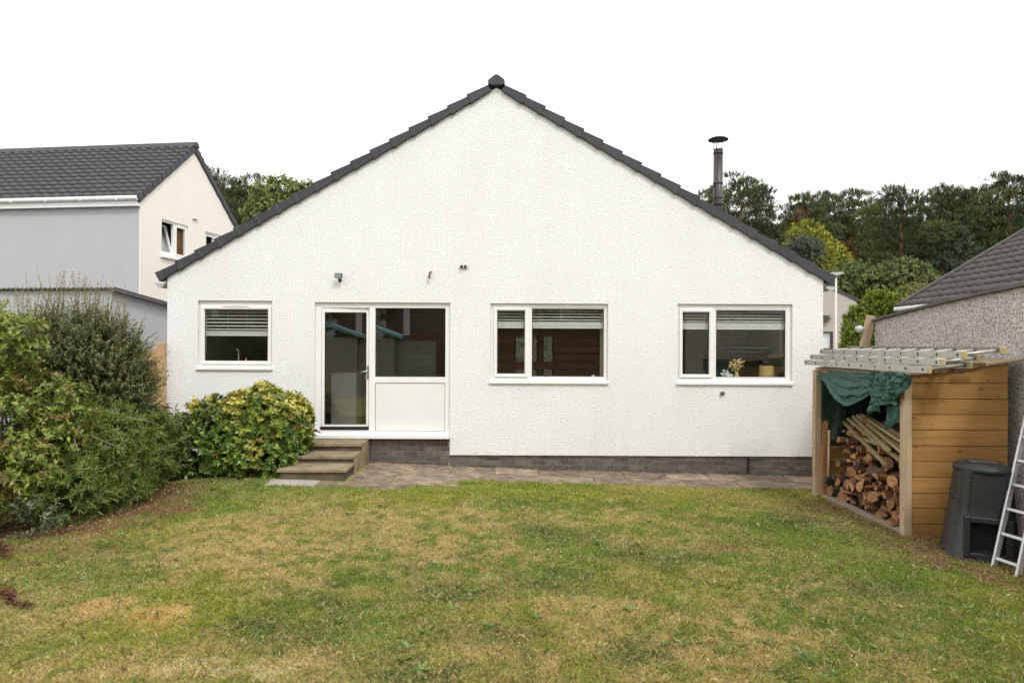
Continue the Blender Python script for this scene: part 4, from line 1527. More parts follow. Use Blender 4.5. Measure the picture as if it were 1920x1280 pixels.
put('fascia', MB().box((XE + 0.05, YN, ZE - 0.17), (XE + 0.09, YF - 0.04, ZE - 0.022)), m_upvc, rh)
put('soffit', MB().box((XE + 0.091, YN, ZE - 0.165), (XE + 0.319, YF - 0.1, ZE - 0.15)), m_upvc, rh)

# beige house far behind
bh = empty_thing('house', 'plain beige rendered gable of a house far behind, right of the white house', 'house', (12.3, 24, 0))
YB = 23.33
eR = at(1611, 561, YB)
rX, rZ = 12.3, eR.z + (eR.x - 12.3) * 0.47
eL = 2 * rX - eR.x
wR = eR.x - 0.12
WX0, WX1 = at(1535, 620, YB).x, at(1561.5, 620, YB).x
WZ0, WZ1 = at(1555, 656, YB).z, at(1555, 621.5, YB).z
a = MB()
for (x0, x1, z0, z1) in ((eL + .12, WX0, -0.4, eR.z), (WX1, wR, -0.4, eR.z), (WX0, WX1, -0.4, WZ0), (WX0, WX1, WZ1, eR.z)):
    a.add([(x0, YB, z0), (x1, YB, z0), (x1, YB, z1), (x0, YB, z1)], [(0, 1, 2, 3)])
a.add([(eL + .12, YB, eR.z), (wR, YB, eR.z), (rX, YB, rZ - 0.05)], [(0, 1, 2)])
a.add([(wR, YB, -0.4), (wR, YB + 8, -0.4), (wR, YB + 8, eR.z), (wR, YB, eR.z)], [(0, 1, 2, 3)])
put('wall', a, m_beige, bh)
rb = MB()
th = 0.14
rb.prism([(rX, rZ), (eR.x, eR.z), (eR.x, eR.z - th), (rX, rZ - th), (eL, eR.z - th), (eL, eR.z)], 'y', YB - 0.06, YB + 8)
put('roof', rb, m_brown_tile, bh)
fr_ = MB()
frame_ring(fr_, WX0, WX1, WZ0, WZ1, 0.09, YB - 0.03, YB + 0.08)
wn = put('window', fr_, simple('brown_frame', (0.05, 0.03, 0.022), 0.5), bh)
put('pane', MB().box((WX0 + 0.085, YB + 0.02, WZ0 + 0.085), (WX1 - 0.085, YB + 0.04, WZ1 - 0.085)), m_glass, wn)
put('net_curtain', MB().box((WX0 + 0.02, YB + 0.12, WZ0), (WX1, YB + 0.14, WZ1)), m_upvc, wn)
bf = MB()
bx_ = at(1546, 597, YB)
for k in range(3):
    bf.box((bx_.x - 0.3, YB - 0.22, bx_.z - 0.13 + k * 0.11), (bx_.x + (0.16, 0.24, 0.18)[k], YB, bx_.z - 0.06 + k * 0.11))
put('boiler_vent', bf, simple('brown_vent', (0.12, 0.085, 0.07), 0.7), bh)

# street lamp
lpY = 28 - 10.67
l0, l1 = at(1567, 640, lpY), at(1567, 517, lpY)
m_lamp_post = simple('lamp_post_paint', (0.56, 0.55, 0.53), 0.5, 0.08)
la = empty_thing('street_lamp', 'slim pale street lamp with a flat grey head beyond the right corner of the house', 'street lamp', (l0.x, lpY, 0))
put('post', MB().tube([(l0.x, lpY, 0), (l0.x, lpY, 1.2), (l0.x, lpY, 1.25), (l0.x, lpY, l1.z)], [0.07, 0.07, 0.045, 0.04], 12), m_lamp_post, la)
lh_ = MB()
za = l1.z
lh_.prism([(l0.x - 0.07, za), (l0.x + 0.05, za), (l0.x + 0.28, za + 0.10), (l0.x + 0.27, za + 0.14), (l0.x - 0.20, za + 0.13), (l0.x - 0.22, za + 0.09)], 'y', lpY - 0.12, lpY + 0.12)
put('lamp_head', lh_, m_gutter, la, bevel=0.01)

# ------------------------------------------------------------------ what stands behind the photographer (seen in the panes)
def mir(px, py):
    """x, z of what a pane mirrors, for things 15 m in front of the house"""
    return 0.02005 * (px - CXP), CAM.z + 0.02005 * (HOR - py)


SHY = -15.0
sh = empty_thing('summer_house', 'red brown boarded summer house with two tall windows facing the white house', 'summer house', (1.3, SHY, 0))
shx0, shx1 = mir(928, 640)[0], mir(1122, 640)[0]
wins = [(mir(967, 0)[0], mir(1007, 0)[0]), (mir(1020, 0)[0], mir(1036, 0)[0])]
for k in range(8):
    z0, z1 = 0.12 + k * 0.31, 0.12 + k * 0.31 + 0.28
    segs = [(shx0, shx1)]
    if 1.2 < (z0 + z1) / 2 < 2.35 or (z0 + z1) / 2 < 1.1 and z1 > 0.8:
        segs = [(shx0, wins[0][0] - 0.06), (wins[0][1] + 0.06, wins[1][0] - 0.06), (wins[1][1] + 0.06, shx1)]
    for xa, xb in segs:
        put('board', MB().prism([(SHY, z0), (SHY + 0.05, z0), (SHY + 0.015, z1), (SHY, z1)], 'x', xa, xb), m_darkfence, sh)
nt = NT('foliage_reflection')  # bright foliage mirrored in these panes is painted as pale mottling
nf = nt.noise(nt.coord((1, 1, 0.6)), 22, 3)
m_foliage_reflection = nt.fin(nt.ramp(nf, [(0.42, (0.16, 0.17, 0.08)), (0.58, (0.84, 0.85, 0.74))]), 0.5)
for xa, xb in wins:
    put('window', MB().box((xa, SHY - 0.04, 1.25), (xb, SHY - 0.01, 2.40)).box((xa, SHY - 0.04, 0.8), (xb, SHY - 0.01, 1.12)), m_foliage_reflection, sh)
put('wall', MB().box((shx0, SHY - 2.0, -0.3), (shx1, SHY - 0.05, 2.5)), m_gasket, sh)  # black wall colour stands in for shade in the board gaps
put('roof', MB().prism([(SHY + 0.25, 2.60), (SHY - 2.3, 2.60), (SHY - 2.3, 2.95), (SHY + 0.25, 2.70)], 'x', shx0 - 0.15, shx1 + 0.15), m_flatroof, sh)
gs = empty_thing('garden_shed', 'grey boarded garden shed with a teal felt roof reflected in the patio window', 'shed', (-5.2, -15.6, 0))
put('wall', MB().box((-6.4, -16.4, -0.3), (-4.45, -15.02, 2.2)), m_greyfence, gs)
put('roof', MB().prism([(-6.75, 2.16), (-5.45, 2.58), (-4.15, 2.16), (-4.15, 2.26), (-5.45, 2.72), (-6.75, 2.26)], 'y', -16.6, -14.8), m_teal, gs)
bf_ = empty_thing('fence', 'tall grey board fence at the far end of the garden behind the camera', 'fence', (-3, -15.6, 0))
for k in range(8):
    put('board', MB().box((-4.44, -15.3, 0.0 + k * 0.27), (-2.9, -15.27, 0.262 + k * 0.27)), m_greyfence, bf_)
put('rail', MB().box((-4.44, -15.32, 2.162), (-0.7, -15.2, 2.30)), m_darkfence, bf_)
bf2 = empty_thing('fence', 'long red brown board fence closing the garden behind the camera', 'fence', (0, -17.3, 0))
for k in range(10):
    put('board', MB().box((-14, -17.33, -0.1 + k * 0.2), (12, -17.3, 0.085 + k * 0.2)), m_darkfence, bf2)
rb2 = empty_thing('house', 'brown brick terrace with white window bays far behind the camera', 'house', (-2, -34, 0))
put('wall', MB().box((-30, -40, -0.4), (26, -32, 5.2)), m_redbrick, rb2)
put('roof', MB().prism([(-31.6, 5.2), (-36, 8.2), (-40.4, 5.2)], 'x', -30.5, 26.5), m_brown_tile, rb2)
for k in range(9):
    wx0_ = -27 + k * 6
    put('window', MB().box((wx0_, -31.95, 1.0), (wx0_ + 1.1, -31.9, 4.4)).box((wx0_ + 2.2, -31.95, 2.4), (wx0_ + 2.6, -31.9, 4.2)), m_upvc, rb2)

# ================================================================== LOG STORE
SY0, SY1 = -3.46, -1.43                    # near and far ends
SX0, SX1 = 4.14, 5.24                      # open front, back
ls_ = empty_thing('log_store', 'open fronted timber log store with stained board side beside the pebble dashed garage', 'log store', (4.7, -2.4, 0))


def stop(x):                                # underside of the sloping roof
    return 1.665 + (x - SX0) * 0.13


# near side boards
zb = gzf(4.5, SY0) - 0.05
bh__ = 0.1655
tops = [1.585 - k * bh__ for k in range(11)]
for k, zt in enumerate(tops):
    z0 = zt - bh__ + 0.006
    put('board', MB().box((SX0 + 0.085 + random.uniform(-.003, .003), SY0 - 0.008 + random.uniform(-0.003, 0.003), max(z0, zb)), (SX1 + random.uniform(-.008, .008), SY0 + 0.014, zt)), m_board, ls_, bevel=0.004)
put('board', MB().prism([(SX0 + 0.086, 1.591), (SX1 - 0.004, 1.591), (SX1, stop(SX1) + 0.02), (SX0 + 0.086, stop(SX0 + 0.09) + 0.004)], 'y', SY0 - 0.006, SY0 + 0.014), m_board, ls_, bevel=0.003)
# posts of the open front
put('post', MB().box((SX0 - 0.002, SY0 - 0.02, zb), (SX0 + 0.082, SY0 + 0.07, 1.66)), m_post, ls_, bevel=0.006)
zf = gzf(4.1, SY1) - 0.05
put('post', MB().box((SX0 - 0.05, SY1 - 0.045, zf), (SX0 + 0.03, SY1 + 0.05, 1.655)), m_post, ls_, bevel=0.006)
put('post', MB().box((SX0 + 0.02, SY1 - 0.10, zf), (SX0 + 0.10, SY1 - 0.05, 0.98)), m_post2, ls_, bevel=0.005)
put('post', MB().box((SX1 - 0.09, SY0 + 0.016, zb), (SX1 - 0.01, SY0 + 0.09, 1.78)).box((SX1 - 0.09, SY1 - 0.08, zb), (SX1 - 0.01, SY1 - 0.001, 1.78)), m_post2, ls_, bevel=0.005)
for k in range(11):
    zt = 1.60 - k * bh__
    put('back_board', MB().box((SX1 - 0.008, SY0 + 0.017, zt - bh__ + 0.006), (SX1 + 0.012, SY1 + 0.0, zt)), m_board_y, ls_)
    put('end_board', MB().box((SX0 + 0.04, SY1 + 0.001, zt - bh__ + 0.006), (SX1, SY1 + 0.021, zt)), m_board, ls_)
put('header', MB().box((SX0 + 0.002, SY0 + 0.071, 1.57), (SX0 + 0.045, SY1 - 0.05, 1.664)), m_post2, ls_)
# floor edge board lying along the front
fb = MB()
a0, a1 = Vector((SX0 + 0.01, SY0 + 0.05, zb + 0.09)), Vector((SX0 + 0.02, SY1 - 0.1, zf + 0.08))
fb.add([a0 + Vector((0, 0, -.05)), a1 + Vector((0, 0, -.05)), a1 + Vector((.09, 0, -.03)), a0 + Vector((.09, 0, -.03)), a0 + Vector((0, 0, 0)), a1 + Vector((0, 0, 0.01)), a1 + Vector((.09, 0, .02)), a0 + Vector((.09, 0, .012))], [(0, 3, 2, 1), (4, 5, 6, 7), (0, 1, 5, 4), (1, 2, 6, 5), (2, 3, 7, 6), (3, 0, 4, 7)])
put('floor_edge', fb, wood('grey_floor_board', (0.22, 0.17, 0.13), (0.34, 0.28, 0.22), 'y', knots=False), ls_, bevel=0.004)
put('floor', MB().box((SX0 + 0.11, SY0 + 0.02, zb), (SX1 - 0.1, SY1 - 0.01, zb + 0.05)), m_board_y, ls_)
# sloping board roof
rf_ = MB()
for k in range(6):
    xa = SX0 - 0.02 + k * 0.210
    xb = xa + 0.204
    t = [(SY0 - 0.045, SY1 + 0.10)]
    rf_.add([(xa, SY0 - .045, stop(xa)), (xb, SY0 - .045, stop(xb)), (xb, SY1 + .03, stop(xb)), (xa, SY1 + .03, stop(xa)), (xa, SY0 - .045, stop(xa) + .02), (xb, SY0 - .045, stop(xb) + .02), (xb, SY1 + .03, stop(xb) + .02), (xa, SY1 + .03, stop(xa) + .02)], [(0, 3, 2, 1), (4, 5, 6, 7), (0, 1, 5, 4), (1, 2, 6, 5), (2, 3, 7, 6), (3, 0, 4, 7)])
put('roof', rf_, wood('roof_board', (0.26, 0.18, 0.11), (0.40, 0.30, 0.2), 'y', knots=False), ls_)

# ------------------------------------------------------------------ ladders on its roof
def roof_ladder(xl, width, ya, yb, z, tilt, n, label, first=0.10):
    t = empty_thing('ladder', label, 'ladder', (xl + width / 2, (ya + yb) / 2, z), group='ladder sections lying on the log store')
    hgt, wid = 0.068, 0.024
    zr_ = lambda x: z + (x - xl) * tilt
    for s, xx in ((0, xl), (1, xl + width)):
        mb = MB()
        z_ = zr_(xx)
        mb.box((xx, ya, z_), (xx + wid, yb, z_ + 0.004)).box((xx, ya, z_ + hgt - 0.004), (xx + wid, yb, z_ + hgt))
        mb.box((xx + (0 if s == 0 else wid - 0.004), ya, z_ + 0.0041), (xx + (0.004 if s == 0 else wid), yb, z_ + hgt - 0.0041))
        rail = put('rail', mb, m_alu, t)
        pg = MB().box((xx - 0.003, ya - 0.012, z_ - 0.003), (xx + wid + 0.003, ya + 0.045, z_ + hgt + 0.003))
        put('end_plug', pg, m_plug, rail, bevel=0.006)
        if s == 0:
            for k in range(n):
                hm = MB()
                y = ya + first + k * (yb - ya - first - 0.06) / (n - 1)
                hm.tube([(xx - 0.0015, y, z_ + hgt * 0.5), (xx + 0.001, y, z_ + hgt * 0.5)], 0.0155, 10)
                put('rung_end', hm, m_hole, rail)
    for k in range(n):
        y = ya + first + k * (yb - ya - first - 0.06) / (n - 1)
        z0 = zr_(xl) + hgt * 0.5
        z1 = zr_(xl + width) + hgt * 0.5
        put('rung', MB().tube([(xl + 0.004, y, z0), (xl + width + 0.02, y, z1)], 0.0145, 10), m_alu, t)
    return t


def lad(px0, py0, px1, py1, X0):
    """near and far Y of a rail from the photograph, for a rail at world X0"""
    return CAM.y + X0 * FPX / (px1 - CXP), CAM.y + X0 * FPX / (px0 - CXP)


for (X0, pn, pf, z, n, wdt, lab) in ((4.07, 1742, 1508, 1.712, 10, 0.40, 'lowest of the three aluminium ladder sections lying on the log store'),
                                (4.16, 1768, 1519, 1.787, 10, 0.36, 'middle one of the three aluminium ladder sections lying on the log store'),
                                (4.27, 1808, 1537, 1.862, 10, 0.37, 'topmost of the three aluminium ladder sections lying on the log store')):
    ya, yb = lad(pf, 0, pn, 0, X0)
    roof_ladder(X0, wdt, ya, yb, z, 0.12, n, lab)
rk_ = MB()
rk_.box((4.3, -3.72, 1.70), (4.62, -3.66, 1.755)).box((4.68, -3.62, 1.77), (4.9, -3.58, 1.81))
tag(put('rusty_bar', rk_, m_rust, bevel=0.004), 'rusty ladder stay lying under the near ends of the ladders on the log store', 'bar')

# ------------------------------------------------------------------ tarpaulin hung across the open front
def sheet(name, fn, nu, nv, m, parent, thick=0.004):
    U, Vv = np.meshgrid(np.linspace(0, 1, nu), np.linspace(0, 1, nv))
    P = fn(U.ravel(), Vv.ravel())
    idx = np.arange(nu * nv).reshape(nv, nu)
    F_ = np.stack([idx[:-1, :-1].ravel(), idx[:-1, 1:].ravel(), idx[1:, 1:].ravel(), idx[1:, :-1].ravel()], 1)
    o = put(name, fastmesh(name, P, F_, None, True), m, parent)
    s = o.modifiers.new('thickness', 'SOLIDIFY')
    s.thickness = thick
    return o


tp_ = empty_thing('tarpaulin', 'crumpled dark green tarpaulin draped under the roof edge across the log store front', 'tarpaulin', (SX0, -2.4, 1.6))


def on_front(px, py, X):
    """point at world X seen at a pixel"""
    d = ray(px, py)
    return CAM + d * (X / d.x)


top_near, top_far = SY0 + 0.10, SY1 - 0.06


def prof(pts, u):
    a = np.array(pts, float)
    return np.interp(u, a[:, 0], a[:, 1])


# u: 0 at the far post, 1 at the near post, in pixels from 1540 to 1708
def swag(u, v):
    px = 1538 + u * (1650 - 1538)
    topz = np.full_like(u, 1.70)
    botpx = prof([(0, 703), (0.10, 712), (0.22, 730), (0.38, 751), (0.52, 758), (0.68, 752), (0.82, 742), (1.0, 728)], u)
    Y = CAM.y + 4.13 * FPX / (px - CXP)
    zb_ = CAM.z + (HOR - botpx) / FPX * (Y - CAM.y)
    z = topz + (zb_ - topz) * v
    belly = 0.10 * np.sin(np.pi * u) * np.sin(np.pi * np.clip(v * 0.95, 0, 1)) ** 0.7
    # folds following the swag
    fold = 0.020 * np.sin(v * 24 + 3.0 * np.sin(np.pi * u) + fbm(u * 5, v * 3, 41, 3) * 6) * np.sin(np.pi * np.clip(u, 0.02, 0.98)) * (0.25 + 0.75 * v)
    x = 4.125 - belly * 0.45 + fold - 0.03 * sstep(0.86, 1.0, v) + 0.08 * np.clip(0.45 - np.abs(v - 0.35), 0, 1)
    x = x + (fbm(u * 14, v * 14, 42, 3) - 0.5) * 0.03
    return np.stack([x, Y + (fbm(u * 9, v * 9, 43, 3) - 0.5) * 0.03, z + fold * 0.4], 1)


sheet('swag', swag, 90, 60, m_tarp, tp_)


def bunch(pxa, pxb, ybot, X, seed, spread=0.0, fr=26, amp=0.035, ztop=1.70):
    def fn(u, v):
        n = fbm(u * 3 + seed, v * 2, seed, 3)
        w = 0.62 + 0.38 * v ** 0.7 + spread * v
        cx = (pxa + pxb) / 2
        px = cx + (u - 0.5) * (pxb - pxa) * w + (n - 0.5) * 6
        Y = CAM.y + X * FPX / (px - CXP)
        yb = prof(ybot, u)
        zb_ = CAM.z + (HOR - yb) / FPX * (Y - CAM.y)
        z = ztop + (zb_ - ztop) * v
        x = X + amp * np.sin(u * fr + n * 8 + v * 2.5) * (0.35 + 0.65 * v) + (fbm(u * 10 + seed, v * 12, seed + 1, 3) - 0.5) * 0.05
        return np.stack([x, Y, z], 1)
    return fn


sheet('fold', bunch(1628, 1676, [(0, 774), (0.3, 768), (0.45, 771), (0.5, 758), (0.8, 752), (1, 757)], 4.075, 51, 0.1, 20, 0.032), 50, 50, m_tarp, tp_)
sheet('fold', bunch(1650, 1703, [(0, 742), (0.3, 748), (0.6, 742), (0.85, 728), (1, 702)], 4.05, 61, 0.15, 16, 0.038), 50, 40, m_tarp, tp_)
sheet('fold', bunch(1660, 1697, [(0, 803), (0.15, 800), (0.5, 792), (1, 783)], 4.16, 71, 0.05, 9, 0.014), 40, 50, m_tarp, tp_)


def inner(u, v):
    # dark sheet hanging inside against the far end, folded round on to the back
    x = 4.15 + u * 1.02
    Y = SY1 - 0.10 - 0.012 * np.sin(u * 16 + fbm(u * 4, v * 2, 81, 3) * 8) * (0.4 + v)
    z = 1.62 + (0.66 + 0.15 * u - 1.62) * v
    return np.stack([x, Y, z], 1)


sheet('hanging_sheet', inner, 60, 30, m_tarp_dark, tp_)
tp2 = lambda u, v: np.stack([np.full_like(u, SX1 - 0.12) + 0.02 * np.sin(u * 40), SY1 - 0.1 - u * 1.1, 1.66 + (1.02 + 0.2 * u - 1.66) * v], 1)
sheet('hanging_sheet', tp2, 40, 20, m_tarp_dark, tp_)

# ------------------------------------------------------------------ firewood
def log_mesh(r, L, kind, seed):
    rs = random.Random(seed)
    mb = MB()
    if kind == 'round':
        n = 12
        rr_ = [r * rs.uniform(0.9, 1.08) for _ in range(n)]
        A = [(rr_[k] * math.cos(2 * math.pi * k / n), rr_[k] * math.sin(2 * math.pi * k / n)) for k in range(n)]
        tilt = rs.uniform(-0.12, 0.12)
        ring = lambda x, s, t: [(x + t * p[0], p[0] * s, p[1] * s) for p in A]
        vs = ring(-L / 2, 1.0, tilt) + ring(0, rs.uniform(0.95, 1.06), 0) + ring(L / 2, rs.uniform(0.94, 1.04), 0)
        fs = [(i * n + k, i * n + (k + 1) % n, (i + 1) * n + (k + 1) % n, (i + 1) * n + k) for i in range(2) for k in range(n)]
        mb.add(vs, fs, 0, True)
        mb.add(vs[:n] + vs[2 * n:], [tuple(range(n - 1, -1, -1)), tuple(range(n, 2 * n))], 1)
    elif kind == 'half' or kind == 'wedge':
        a0, a1 = (0, math.pi) if kind == 'half' else (0.2, 0.2 + rs.uniform(1.2, 1.8))
        k = 7
        arc = [(r * math.cos(a0 + (a1 - a0) * i / (k - 1)) * rs.uniform(.94, 1.05), r * math.sin(a0 + (a1 - a0) * i / (k - 1))) for i in range(k)]
        apex = (rs.uniform(-.1, .1) * r, rs.uniform(-.12, .02) * r)
        poly = [apex] + arc
        n = len(poly)
        dx = rs.uniform(-.1, .1) * r
        vs = [(-L / 2 + rs.uniform(-.006, .006), p[0], p[1]) for p in poly] + [(L / 2, p[0] * .96 + dx, p[1] * .96) for p in poly]
        fs, mi = [], []
        for i in range(n):
            j = (i + 1) % n
            mb.add([vs[i], vs[j], vs[j + n], vs[i + n]], [(0, 1, 2, 3)], 2 if (i == 0 or j == 0) else 0)
        mb.add(vs, [tuple(range(n - 1, -1, -1)), tuple(range(n, 2 * n))], 1)
    else:                                   # split slat
        w, h = r, r * rs.uniform(0.3, 0.6)
        vs = []
        for x in (-L / 2, L / 2):
            for p in ((-w, -h), (w * rs.uniform(.8, 1), -h * rs.uniform(.7, 1.1)), (w * rs.uniform(.5, 1), h * rs.uniform(.6, 1)), (-w * rs.uniform(.6, 1), h)):
                vs.append((x + rs.uniform(-.01, .01), p[0] / 2, p[1] / 2))
        mb.add(vs, [(3, 2, 1, 0), (4, 5, 6, 7)], 1)
        mb.add(vs, [(0, 1, 5, 4), (1, 2, 6, 5), (2, 3, 7, 6), (3, 0, 4, 7)], 2)
    me = mb.mesh('log')
    for m in (m_bark, m_endgrain, m_split):
        me.materials.append(m)
    return me


LOGS = {}
for kind, cnt in (('round', 5), ('half', 4), ('wedge', 5), ('slat', 4)):
    LOGS[kind] = [log_mesh(1.0 if False else 0.08, 0.34, kind, 100 + i + len(kind) * 7) for i in range(cnt)]
LLAB = {'round': ('log', 'round log with bark and a sawn end in the log store pile'), 'half': ('log', 'half split log with bark on its back in the log store pile'),
        'wedge': ('log', 'wedge shaped split log with pale cut faces in the log store pile'), 'slat': ('kindling', 'flat splinter of kindling wood in the log store pile')}


def place_log(kind, p, s, rot, ls__=1.0):
    half = 0.185 * ls__ * abs(math.sin(rot[2])) + 0.09 * s
    p = (p[0], min(max(p[1], SY0 + 0.03 + half), SY1 - 0.11 - half), p[2])
    me = random.choice(LOGS[kind])
    nm, lab = LLAB[kind]
    o = put('log' if nm == 'log' else 'kindling', me, None)
    o.location = p
    o.scale = (ls__, s, s)
    o.rotation_euler = rot
    tag(o, lab, nm, {'round': 'round logs in the pile', 'half': 'half logs in the pile', 'wedge': 'wedge split logs in the pile', 'slat': 'kindling in the pile'}[kind])


fl0 = zb + 0.06


def heap(y):                                # height of the heap at the front
    t = (SY1 - y) / (SY1 - SY0)
    return 0.90 + 0.10 * math.sin(t * 3.0) + 0.04 * t


for row in range(13):
    zc_ = row * 0.080
    y = SY0 + 0.14
    while y < SY1 - 0.10:
        s = random.uniform(0.45, 0.98) * (1.35 if row < 2 and y < -2.7 else 1.0)
        if zc_ < heap(y) - 0.10:
            kind = random.choices(['round', 'half', 'wedge', 'slat'], [1.3, 3, 6, 3.0])[0]
            lean = zc_ * 0.22
            rot = (random.uniform(0, 6.28), random.uniform(-0.22, 0.22), random.gauss(0.5, 0.6))
            if random.random() < 0.28:
                rot = (random.uniform(0, 6.28), random.uniform(-1.2, 1.2), random.uniform(0.6, 1.5))
            place_log(kind, (SX0 + 0.24 + lean + random.uniform(-0.045, 0.045), y, fl0 + 0.07 + zc_ + random.uniform(-.02, .02)), s, rot, random.uniform(0.8, 1.1))
        y += 0.050 + 0.070 * s
# loose splits and sticks thrown on top
for k in range(60):
    y = random.uniform(SY0 + 0.12, SY1 - 0.12)
    z = fl0 + heap(y) + random.uniform(-0.16, 0.03)
    lean = (z - fl0) * 0.22
    kind = random.choices(['slat', 'wedge', 'half'], [6, 3, 1])[0]
    place_log(kind, (SX0 + 0.20 + lean + random.uniform(0.0, 0.3), y, z), random.uniform(0.45, 0.9) if kind == 'slat' else random.uniform(.5, .75),
              (random.uniform(0, 6.28), random.uniform(-0.5, 0.5), random.uniform(-1.2, 1.9)), random.uniform(0.6, 1.2))
# back filling of the heap so that no light shows between the logs
for k in range(60):
    y = random.uniform(SY0 + 0.15, SY1 - 0.15)
    z = random.uniform(0.05, heap(y) + 0.05)
    place_log(random.choice(['round', 'half', 'wedge']), (SX0 + 0.68 + random.uniform(-.06, .1), y, fl0 + z), random.uniform(.8, 1.15), (random.uniform(0, 6), 0, random.gauss(1.3, .4)), 1.1)
# treated stakes lying across the top
sk = [((1577, 786), (1660, 869)), ((1590, 785), (1692, 866)), ((1600, 781), (1668, 843)), ((1608, 778), (1697, 852)), ((1616, 778), (1704, 836)), ((1575, 808), (1648, 832)), ((1596, 789), (1684, 858)), ((1622, 779), (1708, 826)), ((1612, 784), (1690, 838)), ((1636, 800), (1706, 850))]
for i, (a, b) in enumerate(sk):
    dX = i * 0.018
    A = on_front(a[0], a[1], 4.46 + dX)
    B = on_front(b[0], b[1], 4.24 + dX * 0.8)
    d = (B - A)
    L = d.length
    mb = MB().box((0, -0.019, -0.019), (L, 0.019, 0.019))
    mb.add([(L, -.019, -.019), (L, .019, -.019), (L, .019, .019), (L, -.019, .019), (L + 0.05, 0, 0)], [(0, 1, 4), (1, 2, 4), (2, 3, 4), (3, 0, 4)])
    o = put('stake', mb, m_stake, bevel=0.003)
    o.location = A
    o.rotation_euler = d.to_track_quat('X', 'Z').to_euler()
    tag(o, 'square pale treated stake lying across the top of the firewood', 'stake', 'stakes lying on the firewood')
ax = empty_thing('axe', 'long handled splitting axe standing on its head at the far end of the log store', 'axe', on_front(1554, 905, 4.17))
A, B = on_front(1555, 806, 4.20), on_front(1553, 900, 4.15)
put('handle', MB().tube([A, A.lerp(B, 0.06), A.lerp(B, .5), B], [0.017, 0.016, 0.015, 0.016], 10), m_post, ax)
hm_ = MB().box((-0.05, -0.03, -0.05), (0.06, 0.03, 0.04), 0, Matrix.Translation(B) @ Matrix.Rotation(R(12), 4, 'Y'))
put('axe_head', hm_, m_black, ax, bevel=0.012)

